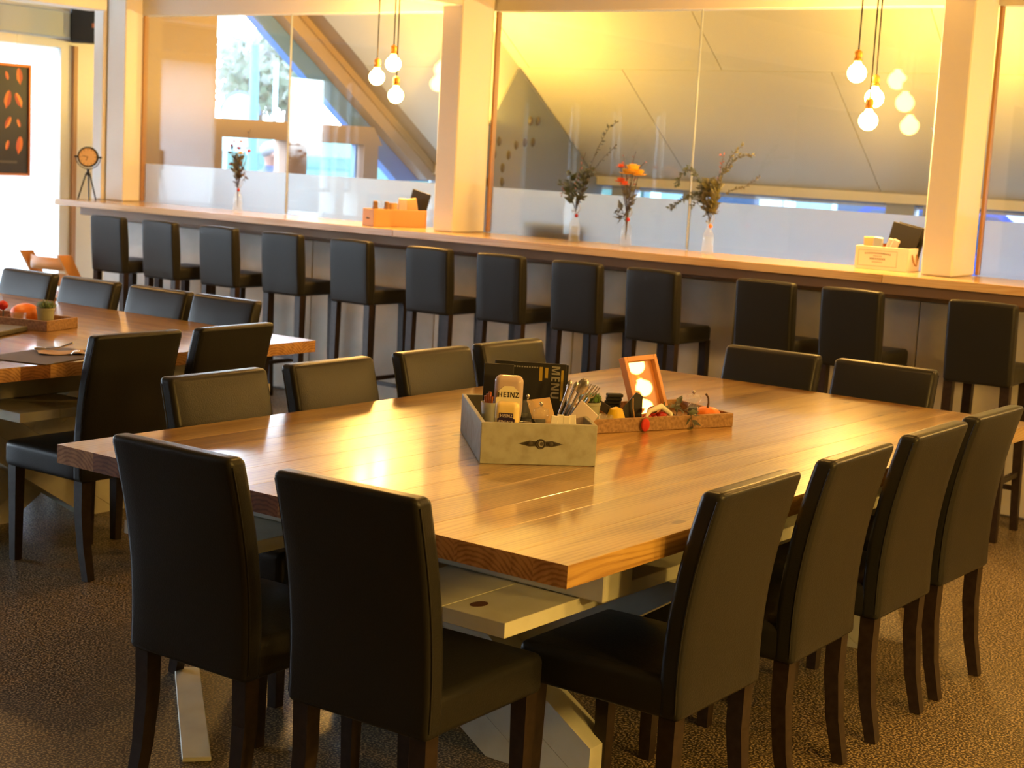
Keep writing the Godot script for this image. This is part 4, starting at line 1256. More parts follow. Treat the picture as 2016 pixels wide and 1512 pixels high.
	lathe(tn, [Vector2(0, 0), Vector2(0.026, 0), Vector2(0.026, 0.12), Vector2(0.023, 0.12), Vector2(0.022, 0.01), Vector2(0, 0.01)], 18)
	var tno := obj("cutlery_tin", tn, M.copper)
	tno.position = cq.call(Vector3(-0.015, 0.008, -0.02))
	tag(tno, "copper coloured tin in the middle of the white crate", "tin")
	# tripod clock
	var ck := thing("tripod_clock", "round desk clock on a dark tripod at the end of the bar", "clock", Vector3(-9.03, Y, -7.36), 0.75)
	var bd := mk()
	lathe(bd, [Vector2(0, -0.02), Vector2(0.066, -0.02), Vector2(0.072, -0.012), Vector2(0.072, 0.02), Vector2(0.066, 0.024), Vector2(0.062, 0.018), Vector2(0, 0.018)], 32, Transform3D(Basis(Vector3.RIGHT, PI / 2), Vector3(0, 0.300, 0)))
	obj("case", bd, M.black_iron, ck)
	var dl := mk()
	lathe(dl, [Vector2(0.061, 0.0188), Vector2(0, 0.0188)], 32, Transform3D(Basis(Vector3.RIGHT, PI / 2), Vector3(0, 0.300, 0)))
	obj("dial", dl, M.paper_cream, ck)
	var hd := mk()
	bx(hd, Vector3(-0.018, 0.304, 0.0205), Vector3(0.04, 0.004, 0.001), 0.0, Basis(Vector3.BACK, -0.2))
	bx(hd, Vector3(-0.006, 0.287, 0.0207), Vector3(0.004, 0.028, 0.001), 0.0, Basis(Vector3.BACK, -0.4))
	for i in 12: bx(hd, Vector3(0.052 * sin(TAU * i / 12), 0.300 + 0.052 * cos(TAU * i / 12), 0.0198), Vector3(0.003, 0.009, 0.001), 0.0, Basis(Vector3.BACK, -TAU * i / 12))
	obj("hands", hd, M.label_ink, ck)
	var yk := mk()
	var arc := []
	for i in 13: arc.append(Vector3(0.085 * cos(PI + PI * i / 12), 0.300 + 0.085 * sin(PI + PI * i / 12), 0))
	tube(yk, arc, 0.003, 6)
	for s in [-1, 1]: tube(yk, [Vector3(0.07 * s, 0.30, 0), Vector3(0.094 * s, 0.30, 0)], 0.006, 8)
	obj("yoke", yk, M.black_iron, ck)
	var hb := mk()
	tube(hb, [Vector3(0, 0.17, 0), Vector3(0, 0.216, 0)], 0.010, 10)
	obj("tripod_head", hb, M.black_iron, ck)
	for i in 3:
		var a := TAU * i / 3 + 0.52
		var lg := mk()
		tube(lg, [Vector3(0.012 * cos(a), 0.19, 0.012 * sin(a)), Vector3(0.072 * cos(a), 0.001, 0.072 * sin(a))], [0.006, 0.005], 6)
		obj("leg", lg, M.black_iron, ck)

func emblem(t: Node3D, at: Vector3, w: float) -> void:
	# winged badge with a letter in its round centre
	var st := mk()
	var h := w * 0.5
	for s in [-1.0, 1.0]:
		for k in 3:
			var y0 := 0.05 * h * (1 - k)
			prism(st, [Vector2(s * 0.16 * h, y0 - 0.055 * h), Vector2(s * 0.50 * h, y0 - 0.075 * h), Vector2(s * (1.0 - 0.12 * absf(k - 1)) * h, y0 * 0.6), Vector2(s * 0.50 * h, y0 + 0.085 * h), Vector2(s * 0.16 * h, y0 + 0.055 * h)], at + Vector3(0, 0, -0.0012), Vector3.RIGHT, Vector3.UP, Vector3(0, 0, 0.0012))
		ball(st, at + Vector3(s * 0.45 * h, 0, 0), Vector3(0.11 * h, 0.11 * h, 0.0014), 12, 6)
	var ring := []
	for i in 21: ring.append(at + Vector3(0.19 * h * cos(TAU * i / 20), 0.19 * h * sin(TAU * i / 20), 0))
	tube(st, ring, 0.035 * h, 6)
	ball(st, at, Vector3(0.17 * h, 0.17 * h, 0.0010), 14, 6)
	var e := obj("emblem", st, M.emblem_dark, t)
	text("emblem_letter", "C", 0.26 * h, 0.0008, M.menu_grey, e, Transform3D(Basis.IDENTITY, at + Vector3(0, 0, 0.0014)))

# ==================================================================== things on the tables
func build_table_things() -> void:
	var Y := 0.7805
	# grey condiment crate
	var th := 0.764
	var C := Vector3(-2.538, Y, -3.636)
	var cb := Basis(Vector3.UP, th)
	var cp := func(x: float, z: float, y := 0.008) -> Vector3: return C + cb * Vector3(x, y, z)
	var c := thing("condiment_crate", "grey washed wooden crate with a winged emblem on the big table", "crate", C, th)
	open_crate(c, 0.317, 0.497, 0.113, 0.012, M.grey_wash_wood)
	emblem(c, Vector3(0.005, 0.058, 0.2493), 0.125)
	# squeeze bottles, standing on their caps
	for i in 2:
		var t := thing("squeeze_bottle", ["tall clear squeeze bottle with a cream label in the grey crate", "cream mayonnaise squeeze bottle with a violet label in the grey crate"][i], "bottle", cp.call([-0.066, -0.080][i], [0.085, 0.178][i]), 0.60 - 0.12 * i)
		var w: float = [0.040, 0.033][i]
		var h: float = [0.212, 0.152][i]
		var st := mk()
		soft(st, Vector3(0, 0.028 + (h - 0.028) / 2, 0), Vector3(w * 2, h - 0.028, w * 1.15), w * 0.45, func(p: Vector3) -> Vector3:
			var q := (p.y / (h - 0.028) + 0.5)
			var k := 0.74 + 0.26 * smoothstep(0.0, 0.55, q)
			return Vector3(p.x * k, p.y, p.z * k), 8, 5)
		obj("bottle_body", st, [M.sauce_clear, M.mayo][i], t)
		var cap := mk()
		lathe(cap, [Vector2(0, 0), Vector2(w * 0.62, 0), Vector2(w * 0.66, 0.004), Vector2(w * 0.60, 0.032), Vector2(0, 0.034)], 20)
		obj("cap", cap, [M.ketchup_red, M.ketchup_red][i], t)
		var zf: float = w * 0.575 + 0.0006
		var lb := mk()
		if i == 0:
			prism(lb, [Vector2(-0.030, 0.075), Vector2(0.030, 0.075), Vector2(0.035, 0.150), Vector2(0.029, 0.153), Vector2(0.029, 0.168), Vector2(0.013, 0.184), Vector2(-0.013, 0.184), Vector2(-0.029, 0.168), Vector2(-0.029, 0.153), Vector2(-0.035, 0.150)], Vector3(0, 0, zf - 0.002), Vector3.RIGHT, Vector3.UP, Vector3(0, 0, 0.003))
			obj("label_front", lb, M.label_cream, t)
			text("lettering", "HEINZ", 0.0145, 0.0006, M.label_ink, t, Transform3D(Basis.IDENTITY, Vector3(0, 0.160, zf + 0.0014)))
		else:
			prism(lb, [Vector2(-0.022, 0.074), Vector2(0.022, 0.074), Vector2(0.024, 0.107), Vector2(0.019, 0.109), Vector2(0.019, 0.123), Vector2(-0.019, 0.123), Vector2(-0.019, 0.109), Vector2(-0.024, 0.107)], Vector3(0, 0, zf - 0.002), Vector3.RIGHT, Vector3.UP, Vector3(0, 0, 0.003))
			obj("label_front", lb, M.label_violet, t)
			text("lettering", "HEINZ", 0.0085, 0.0006, M.label_pale, t, Transform3D(Basis.IDENTITY, Vector3(0, 0.1155, zf + 0.0014)))
			text("lettering", "EINFACH", 0.0070, 0.0006, M.label_pale, t, Transform3D(Basis.IDENTITY, Vector3(0, 0.099, zf + 0.0014)))
			text("lettering", "LECKER", 0.0070, 0.0006, M.label_pale, t, Transform3D(Basis.IDENTITY, Vector3(0, 0.087, zf + 0.0014)))
	# menus standing in the crate
	for i in 3:
		var t := thing("menu_card", ["black menu card with yellow print standing in the grey crate", "black menu card behind the tall squeeze bottle in the grey crate", "torn edged black menu card behind the printed one in the grey crate"][i], "menu", cp.call([0.012, -0.085, 0.02][i], [-0.045, 0.0, -0.085][i]), [0.52, 0.62, 0.50][i], "menus in the grey crate")
		var st := mk()
		var lean := Basis(Vector3.RIGHT, -0.06)
		bx(st, lean * Vector3(0, 0.118, 0), Vector3([0.205, 0.085, 0.215][i], [0.228, 0.225, 0.215][i], 0.004), 0.001, lean)
		obj("card", st, M.menu_black, t)
		if i == 0:
			var q := mk()
			for k in 2: bx(q, lean * Vector3(0.030 + 0.016 * k, 0.200 + 0.004 * k, 0.0026), Vector3(0.009, 0.040 - 0.01 * k, 0.0006), 0.0, lean)
			bx(q, lean * Vector3(0.092, 0.170, 0.0026), Vector3(0.007, 0.088, 0.0006), 0.0, lean)
			obj("yellow_print", q, M.menu_yellow, t)
			text("lettering", "MENU", 0.024, 0.0006, M.menu_grey, t, Transform3D(lean * Basis(Vector3.BACK, -PI / 2), lean * Vector3(0.072, 0.178, 0.0028)))
			var g := mk()
			for k in 14: bx(g, lean * Vector3(-0.075 + 0.0072 * k, 0.218, 0.0026), Vector3(0.0045, 0.004, 0.0006), 0.0, lean)
			obj("small_print", g, M.menu_grey, t)
	# tin cup with copper sticks
	var t2 := thing("tin_cup", "pale tin cup of copper wrapped sticks in the grey crate", "cup", cp.call(-0.118, 0.085), 0.0)
	var st2 := mk()
	lathe(st2, [Vector2(0, 0.03), Vector2(0.014, 0.03), Vector2(0.024, 0.135), Vector2(0.022, 0.135), Vector2(0.012, 0.035), Vector2(0, 0.035)], 18)
	obj("cup", st2, M.tin_grey, t2)
	for i in 4:
		var st := mk()
		tube(st, [Vector3(0.004 * (i - 1.5), 0.05, 0.004 * (i % 2)), Vector3(0.007 * (i - 1.5), 0.152 + 0.006 * (i % 3), 0.005)], 0.005, 7)
		obj("stick", st, M.copper, t2)
	var stp := mk()
	tube(stp, [Vector3(0, 0, 0), Vector3(0, 0.031, 0)], 0.012, 10)
	obj("base", stp, M.bottle_glass, t2)
	# pepper mills in the crate
	for i in 2: glass_mill(["clear glass mill in the grey crate, next to the tall bottle", "clear glass mill in the grey crate, in front of the menu print"][i], cp.call([-0.005, 0.028][i], [0.045, 0.085][i]), [0.155, 0.140][i])
	var ring := mk()
	var rp := []
	for i in 21: rp.append(Vector3(0.026 * cos(TAU * i / 20), 0.085, 0.026 * sin(TAU * i / 20)))
	tube(ring, rp, 0.0018, 6)
	for k in 3: tube(ring, [Vector3(0.026 * cos(2.1 * k), 0.0, 0.026 * sin(2.1 * k)), Vector3(0.026 * cos(2.1 * k), 0.085, 0.026 * sin(2.1 * k))], 0.0016, 6)
	var ro := obj("wire_holder", ring, M.steel)
	ro.position = cp.call(-0.025, 0.13)
	tag(ro, "thin wire ring holder beside the squeeze bottles in the grey crate", "holder")
	# jar with cutlery pouches
	for i in 2:
		var st := mk()
		prism(st, [Vector2(-0.030, 0.0), Vector2(0.030, 0.0), Vector2(0.034, 0.105), Vector2(-0.030, 0.115)], Vector3(0, 0, -0.004), Vector3.RIGHT, Vector3.UP, Vector3(0, 0, 0.008))
		var o := obj("cutlery_pouch", st, [M.label_pale, M.paper_cream][i])
		o.position = cp.call([0.105, 0.06][i], [0.09, 0.05][i], 0.045)
		o.basis = Basis(Vector3.UP, 0.55) * Basis(Vector3.BACK, [-0.55, 0.35][i])
		tag(o, ["pale paper cutlery pouch leaning out of the grey crate", "brown paper pouch leaning behind the pale one in the grey crate"][i], "pouch")
	for i in 5:
		var t := thing("cutlery_piece", ["steel knife standing upright in the grey crate, nearest the menu print", "steel knife in the grey crate, right behind the first one", "steel spoon with its bowl up in the grey crate", "steel fork in the grey crate, next to the spoon", "steel fork in the grey crate, outermost over the tray"][i], "cutlery", cp.call(0.06 + 0.008 * i, 0.03 - 0.012 * i, 0.008), 0.5, "cutlery in the grey crate")
		t.basis = Basis(Vector3.UP, 0.5) * Basis(Vector3.BACK, -0.28 - 0.07 * i)
		var st := mk()
		tube(st, [Vector3(0, 0.0, 0), Vector3(0, 0.12, 0), Vector3(0, 0.19 - 0.006 * i, 0)], [0.003, 0.004, 0.0055], 6)
		obj("handle", st, M.steel, t)
		var s2 := mk()
		if i == 2: ball(s2, Vector3(0, 0.195, 0), Vector3(0.017, 0.026, 0.005), 12, 8)
		elif i > 2:
			for k in 3: tube(s2, [Vector3(0.0, 0.165, 0), Vector3(-0.007 + 0.007 * k, 0.178, 0), Vector3(-0.007 + 0.007 * k, 0.21, 0)], 0.0018, 5)
		else: ball(s2, Vector3(0, 0.19, 0), Vector3(0.0075, 0.016, 0.004), 10, 8)
		obj(["handle_end", "handle_end", "bowl", "tines", "tines"][i], s2, M.steel, t)
	for i in 4:
		var st := mk()
		bx(st, Vector3(0, 0.06, 0), Vector3(0.019, 0.105 + 0.006 * (i % 2), 0.004), 0.001, Basis(Vector3.BACK, 0.06 * (i - 1.5)))
		var o := obj("sugar_sachet", st, M.paper_white)
		o.position = cp.call(0.048 + 0.0195 * i, 0.175 - 0.004 * (i % 2), 0.012)
		o.rotation.y = 0.6
		tag(o, "white sugar sachet, %s of the four along the front of the grey crate" % ["first", "second", "third", "last"][i], "sachet", "sugar sachets in the grey crate")
	var jr := mk()
	lathe(jr, [Vector2(0, 0), Vector2(0.052, 0), Vector2(0.055, 0.01), Vector2(0.055, 0.085), Vector2(0.052, 0.085), Vector2(0.05, 0.012), Vector2(0, 0.012)], 22)
	var jo := obj("dark_bowl", jr, M.menu_black)
	jo.position = cp.call(0.03, 0.0)
	jo.position.y += 0.0
	tag(jo, "dark round pot holding napkins in the grey crate", "pot")

	# wooden tray with decorations
	var th2 := 1.164
	var T := Vector3(-2.573, Y, -4.295)
	var tb := Basis(Vector3.UP, th2)
	var tp := func(x: float, z: float, y := 0.008) -> Vector3: return T + tb * Vector3(x, y, z)
	var tr := thing("wooden_tray", "long brown wooden tray of decorations beside the grey crate", "tray", T, th2)
	open_crate(tr, 0.56, 0.30, 0.043, 0.010, M.tray_wood)
	moss_pot("small grey pot of green moss in the tray on the big table", tp.call(-0.205, 0.04), 0.034, 0.078)
	var cr := mk()
	lathe(cr, [Vector2(0, 0), Vector2(0.026, 0), Vector2(0.034, 0.04), Vector2(0.030, 0.04), Vector2(0.022, 0.006), Vector2(0, 0.006)], 10)
	var cro := obj("glass_tealight", cr, M.bottle_glass)
	cro.position = tp.call(-0.20, 0.112)
	tag(cro, "cut glass tealight holder in front of the moss pot", "candle holder")
	var tg := mk()
	bx(tg, Vector3.ZERO, Vector3(0.062, 0.026, 0.005), 0.001, Basis(Vector3.BACK, -0.55))
	var tgo := obj("slate_tag", tg, M.slate_tag)
	tgo.position = tp.call(-0.165, 0.065, 0.063)
	tgo.rotation.y = 0.6
	tag(tgo, "dark brown slate tag leaning on the moss pot", "tag")
	var wx := mk()
	lathe(wx, [Vector2(0, 0), Vector2(0.034, 0), Vector2(0.032, 0.02), Vector2(0.020, 0.054), Vector2(0.004, 0.060), Vector2(0, 0.060)], 18)
	var wxo := obj("yellow_gourd", wx, M.wax_yellow)
	wxo.position = tp.call(-0.135, 0.085)
	tag(wxo, "yellow gourd in the tray next to the slate tag", "gourd")
	var pc := mk()
	for i in 5: bx(pc, Vector3(0.004 * i, 0.04 + 0.012 * i, 0.002 * i), Vector3(0.05, 0.010, 0.03), 0.002, Basis(Vector3.UP, 0.2 * i))
	var pco := obj("pine_cone", pc, M.pepper)
	pco.position = tp.call(-0.075, -0.03, 0.0)
	tag(pco, "dark pine cone behind the black card in the tray", "cone")
	var bk := mk()
	prism(bk, [Vector2(-0.026, 0), Vector2(0.034, 0), Vector2(0.034, 0.088), Vector2(0.012, 0.098), Vector2(-0.026, 0.050)], Vector3(0, 0, -0.002), Vector3.RIGHT, Vector3.UP, Vector3(0, 0, 0.004))
	var bko := obj("black_card", bk, M.menu_black)
	bko.position = tp.call(-0.052, 0.05)
	bko.rotation.y = 0.75
	tag(bko, "small black card standing against the picture frame", "card")
	var sk := mk()
	tube(sk, [Vector3(0.006, 0, 0), Vector3(-0.008, 0.05, 0), Vector3(-0.010, 0.082, 0)], 0.0028, 6)
	var sko := obj("twig", sk, M.twine)
	sko.position = tp.call(-0.056, 0.075)
	tag(sko, "thin twig in front of the small black card", "twig")
	# picture frame leaning back, its glass mirrors the lamps
	var pf := thing("picture_frame", "small pale wooden picture frame leaning back in the tray", "picture frame", tp.call(0.070, -0.005, 0.010), 0.0)
	pf.basis = Basis(Vector3.UP, 1.491) * Basis(Vector3.RIGHT, -0.358)
	var fw := 0.178
	var fh := 0.205
	var bar := 0.017
	for s in [-1, 1]: box_obj("side_bar", Vector3(minf(s * fw / 2, s * (fw / 2 - bar)), 0, -0.012), Vector3(maxf(s * fw / 2, s * (fw / 2 - bar)), fh, 0.012), M.bare_wood, pf, 0.0015)
	for y in [0.0, fh - bar]: box_obj("cross_bar", Vector3(-fw / 2 + bar, y, -0.012), Vector3(fw / 2 - bar, y + bar, 0.012), M.bare_wood, pf, 0.0015)
	box_obj("photo", Vector3(-fw / 2 + bar, bar, -0.011), Vector3(fw / 2 - bar, fh - bar, -0.004), M.photo_amber, pf, 0.0)
	var ph := mk()
	prism(ph, [Vector2(-0.055, 0.04), Vector2(-0.01, 0.035), Vector2(0.0, 0.075), Vector2(-0.03, 0.095), Vector2(-0.058, 0.08)], Vector3(0, 0, -0.004), Vector3.RIGHT, Vector3.UP, Vector3(0, 0, 0.0004))
	obj("photo_print", ph, M.photo_brown, pf)
	box_obj("pane", Vector3(-fw / 2 + bar, bar, -0.002), Vector3(fw / 2 - bar, fh - bar, 0.0), M.clear_glass, pf, 0.0)
	# berries, ribbon, leaves
	for i in 6:
		var st := mk()
		ball(st, Vector3.ZERO, Vector3.ONE * [0.019, 0.017, 0.022, 0.016, 0.013, 0.012][i], 14, 10)
		var o := obj("red_ornament", st, [M.red_felt, M.berry_red, M.berry_red, M.red_felt, M.berry_red, M.pumpkin_stem][i])
		o.position = tp.call([-0.035, -0.012, 0.022, 0.0, 0.035, -0.004][i], [0.115, 0.12, 0.11, 0.09, 0.118, 0.105][i], [0.027, 0.025, 0.030, 0.05, 0.021, 0.058][i])
		tag(o, ["orange red ball nearest the black card in the tray", "dark red ball in the front row of the tray", "largest dark red ball before the picture frame", "orange red ball lying on top of the others", "small dark red ball at the pepper mill side", "brown bead on top of the red balls"][i], "ornament", "red ornaments in the tray")
	var rb := mk()
	tube(rb, [tp.call(-0.06, 0.13, 0.03), tp.call(-0.03, 0.12, 0.058), tp.call(0.02, 0.11, 0.068), tp.call(0.05, 0.12, 0.045), tp.call(0.045, 0.135, 0.018)], [0.004, 0.008, 0.010, 0.008, 0.006], 7)
	tag(obj("white_ribbon", rb, M.ribbon), "white ribbon curled over the red ornaments in the tray", "ribbon")
	var lv := mk()
	var ls := mk()
	var ivy := thing("ivy_sprig", "green ivy sprig hanging over the front of the tray", "sprig", Vector3.ZERO)
	leafy(lv, ls, [tp.call(0.02, 0.10, 0.05), tp.call(0.07, 0.12, 0.07), tp.call(0.105, 0.155, 0.048), tp.call(0.11, 0.162, 0.004)], 16, 0.030, 0.0015, 0.05)
	obj("stem", ls, M.stem_brown, ivy)
	ls = mk()
	leafy(lv, ls, [tp.call(0.09, 0.09, 0.02), tp.call(0.125, 0.06, 0.05), tp.call(0.135, 0.03, 0.065)], 14, 0.032, 0.0015, 0.05)
	obj("leaves", lv, M.leaf_green, ivy).set_meta("kind", "stuff")
	obj("stem", ls, M.stem_brown, ivy)
	var ht := mk()
	ball(ht, Vector3.ZERO, Vector3(0.016, 0.021, 0.007), 14, 10)
	tube(ht, [Vector3(0, 0.018, 0), Vector3(0, 0.036, -0.004)], 0.001, 5)
	var hto := obj("felt_drop", ht, M.red_felt)
	hto.position = tp.call(-0.075, 0.162, 0.022)
	hto.rotation.y = th2
	tag(hto, "red felt drop hanging on the front of the tray", "ornament")
	glass_mill("clear pepper mill with dark pepper in the tray", tp.call(0.172, 0.075), 0.10, true)
	var pu := thing("pumpkin", "small orange pumpkin with a tall curved stem in the tray", "pumpkin", tp.call(0.232, 0.075))
	var ps := mk()
	ps.set_smooth_group(0)
	var rows := []
	for j in 11:
		var f := PI * j / 10.0
		var row := []
		for i in 32:
			var a := TAU * i / 32.0
			var r := 0.043 * sin(f) * (1.0 - 0.09 * pow(absf(cos(a * 4.0)), 3.0))
			row.append(Vector3(r * cos(a), 0.024 - 0.024 * cos(f) - (0.006 * exp(-pow(sin(f) / 0.35, 2.0)) if j > 5 else 0.0), r * sin(a)))
		rows.append(row)
	for j in 10:
		for i in 32:
			var i2 := (i + 1) % 32
			var am := TAU * (i + 0.5) / 32.0
			face(ps, [rows[j][i], rows[j][i2], rows[j + 1][i2], rows[j + 1][i]], Vector3(cos(am) * sin(PI * (j + 0.5) / 10), -cos(PI * (j + 0.5) / 10), sin(am) * sin(PI * (j + 0.5) / 10)))
	obj("fruit", ps, M.pumpkin, pu)
	var pt := mk()
	tube(pt, [Vector3(0, 0.040, 0), Vector3(0.002, 0.058, 0), Vector3(0.0, 0.075, 0.0), Vector3(-0.008, 0.088, 0.004)], [0.0045, 0.0032, 0.003, 0.0036], 8)
	obj("stem", pt, M.pumpkin_stem, pu)

	# second table: tray, placemat, napkin, cutlery
	var th3 := 0.30
	var S := Vector3(-5.337, Y, -4.151) + Basis(Vector3.UP, th3) * Vector3(-0.29, 0, -0.11)
	var sb := Basis(Vector3.UP, th3)
	var sp := func(x: float, z: float, y := 0.008) -> Vector3: return S + sb * Vector3(x, y, z)
	var t3 := thing("wooden_tray", "pale wooden tray with a moss pot and orange pumpkin on the poster side table", "tray", S, th3)
	open_crate(t3, 0.58, 0.22, 0.045, 0.010, M.tray_wood)
	moss_pot("grey pot of green moss in the tray on the poster side table", sp.call(0.205, 0.0), 0.036, 0.085)
	var pk := mk()
	ball(pk, Vector3(0, 0.043, 0), Vector3(0.064, 0.043, 0.064), 20, 12)
	var pko := obj("orange_pumpkin", pk, M.pumpkin)
	pko.position = sp.call(0.085, -0.03)
	tag(pko, "flat orange pumpkin next to the moss pot on the poster side table", "pumpkin")
	var g2 := mk()
	lathe(g2, [Vector2(0, 0), Vector2(0.024, 0), Vector2(0.036, 0.055), Vector2(0.032, 0.055), Vector2(0.021, 0.006), Vector2(0, 0.006)], 12)
	var g2o := obj("glass_tealight", g2, M.bottle_glass)
	g2o.position = sp.call(0.118, 0.065)
	tag(g2o, "cut glass tealight holder before the orange pumpkin", "candle holder")
	var rs := thing("red_rose", "red rose head standing in the tray on the poster side table", "flower", sp.call(0.025, 0.045))
	var r1 := mk()
	ball(r1, Vector3(0, 0.078, 0), Vector3(0.022, 0.020, 0.022), 12, 8)
	bloom(r1, Vector3(0, 0.074, 0), 0.026, 6)
	obj("petals", r1, M.rose_red, rs)
	var r2 := mk()
	tube(r2, [Vector3(0, 0, 0), Vector3(0.003, 0.065, 0)], 0.003, 6)
	obj("stem", r2, M.leaf_green, rs)
	var lt := thing("lantern_box", "small glass lantern with red filling in the tray", "lantern", sp.call(-0.045, 0.05), th3)
	box_obj("glass_box", Vector3(-0.035, 0.0, -0.03), Vector3(0.035, 0.07, 0.03), M.bottle_glass, lt, 0.002)
	box_obj("filling", Vector3(-0.03, 0.003, -0.025), Vector3(0.03, 0.032, 0.025), M.red_felt, lt, 0.004)
	# placemat etc.
	var pm := mk()
	bx(pm, Vector3.ZERO, Vector3(0.28, 0.003, 0.42), 0.001)
	var pmo := obj("placemat", pm, M.placemat)
	pmo.position = Vector3(-4.755, Y + 0.0016, -3.71)
	pmo.rotation.y = 0.28
	tag(pmo, "brown woven placemat on the poster side table", "placemat")
	var nk := mk()
	var gx := 6
	var pts := []
	for i in gx + 1:
		var row := []
		for j in 5: row.append(Vector3(-0.085 + 0.17 * i / gx, 0.0035 + 0.003 * sin(i * 1.3 + j * 2.0) + 0.002, -0.05 + 0.025 * j + 0.006 * sin(i * 0.9)))
		pts.append(row)
	nk.set_smooth_group(0)
	for i in gx:
		for j in 4:
			face(nk, [pts[i][j], pts[i + 1][j], pts[i + 1][j + 1], pts[i][j + 1]], Vector3.UP)
			var dn := Vector3(0, -0.0015, 0)
			face(nk, [pts[i][j] + dn, pts[i + 1][j] + dn, pts[i + 1][j + 1] + dn, pts[i][j + 1] + dn], Vector3.DOWN)
	var nko := obj("paper_napkin", nk, M.paper_cream)
	nko.position = Vector3(-4.765, Y + 0.003, -3.775)
	nko.rotation.y = 1.05
	tag(nko, "crumpled cream paper napkin on the brown placemat", "napkin")
	for i in 2:
		var t := thing("cutlery_piece", ["steel spoon lying on the cream napkin, handle raised", "steel fork lying on the cream napkin"][i], "cutlery", [Vector3(-4.84, Y + 0.014, -3.76), Vector3(-4.72, Y + 0.012, -3.80)][i], [2.0, 0.75][i])
		var st := mk()
		tube(st, [Vector3(0, 0.0, 0), Vector3(0, 0.006, 0.05), Vector3(0, [0.03, 0.004][i], 0.11)], [0.0025, 0.003, 0.005], 6)
		obj("handle", st, M.steel, t)
		var s2 := mk()
		if i == 0: ball(s2, Vector3(0, 0.0, -0.025), Vector3(0.017, 0.005, 0.027), 12, 8)
		else:
			for k in 4: tube(s2, [Vector3(0, 0, 0), Vector3(-0.009 + 0.006 * k, 0, -0.015), Vector3(-0.009 + 0.006 * k, 0.0, -0.05)], 0.0015, 5)
		obj(["bowl", "tines"][i], s2, M.steel, t)
	var sl := mk()
	bx(sl, Vector3.ZERO, Vector3(0.30, 0.02, 0.24), 0.004)
	var slo := obj("dark_board", sl, M.slate_board)
	slo.position = Vector3(-5.48, Y + 0.011, -3.93)
	slo.rotation.y = 0.45
	tag(slo, "flat dark serving board near the edge of the poster side table", "board")

func glass_mill(label: String, at: Vector3, h: float, dark := false) -> void:
	var t := thing("glass_mill", label, "pepper mill", at, 0.0, "clear glass mills")
	var r := 0.021
	var st := mk()
	lathe(st, [Vector2(0, 0), Vector2(r, 0), Vector2(r * 1.05, 0.005), Vector2(r * 0.85, h * 0.5), Vector2(r * 0.6, h * 0.55), Vector2(r * 0.9, h * 0.62), Vector2(r * 1.2, h * 0.74), Vector2(r * 1.0, h * 0.86), Vector2(r * 0.3, h * 0.90), Vector2(0, h * 0.90)], 16)
	obj("glass_body", st, M.bottle_glass, t)
	var s2 := mk()
	lathe(s2, [Vector2(0, 0.004), Vector2(r * 0.85, 0.004), Vector2(r * 0.72, h * (0.46 if dark else 0.2)), Vector2(0, h * (0.46 if dark else 0.2))], 14)
	obj("pepper_filling", s2, M.pepper if dark else M.pot_grey, t)
	var s3 := mk()
	tube(s3, [Vector3(0, h * 0.90, 0), Vector3(0, h * 0.93, 0)], 0.003, 8)
	ball(s3, Vector3(0, h * 0.96, 0), Vector3(0.006, 0.006, 0.006), 10, 6)
	obj("knob", s3, M.steel, t)

func moss_pot(label: String, at: Vector3, r: float, h: float) -> void:
	var t := thing("moss_pot", label, "potted plant", at, 0.0, "moss pots on the tables")
	var st := mk()
	lathe(st, [Vector2(0, 0), Vector2(r * 0.85, 0), Vector2(r, h * 0.8), Vector2(r * 1.06, h * 0.82), Vector2(r * 1.06, h * 0.92), Vector2(r * 0.94, h * 0.92), Vector2(r * 0.9, h * 0.8), Vector2(0, h * 0.8)], 22)
	obj("pot", st, M.pot_grey, t)
	var s2 := mk()
	lathe(s2, [Vector2(r * 0.93, h * 0.86), Vector2(r * 0.5, h * 0.95), Vector2(0, h * 0.97)], 16)
	obj("soil", s2, M.soil, t)
	var l := mk()
	for i in 170:
		var a := rng.randf() * TAU
		var q := sqrt(rng.randf()) * r * 1.05
		var p := Vector3(q * cos(a), h * 0.93, q * sin(a))
		var d := Vector3(rng.randf_range(-0.5, 0.5), 1.0, rng.randf_range(-0.5, 0.5)).normalized()
		var w := d.cross(Vector3(cos(a * 3.0), 0, sin(a * 3.0))).normalized() * 0.004
		var hh := (0.018 + 0.018 * rng.randf()) * (1.2 - 0.5 * q / r)
		face(l, [p - w * 0.5, p + d * hh * 0.6 + w, p + d * hh, p + d * hh * 0.6 - w], d.cross(w))
	obj("moss", l, M.leaf_moss, t).set_meta("kind", "stuff")

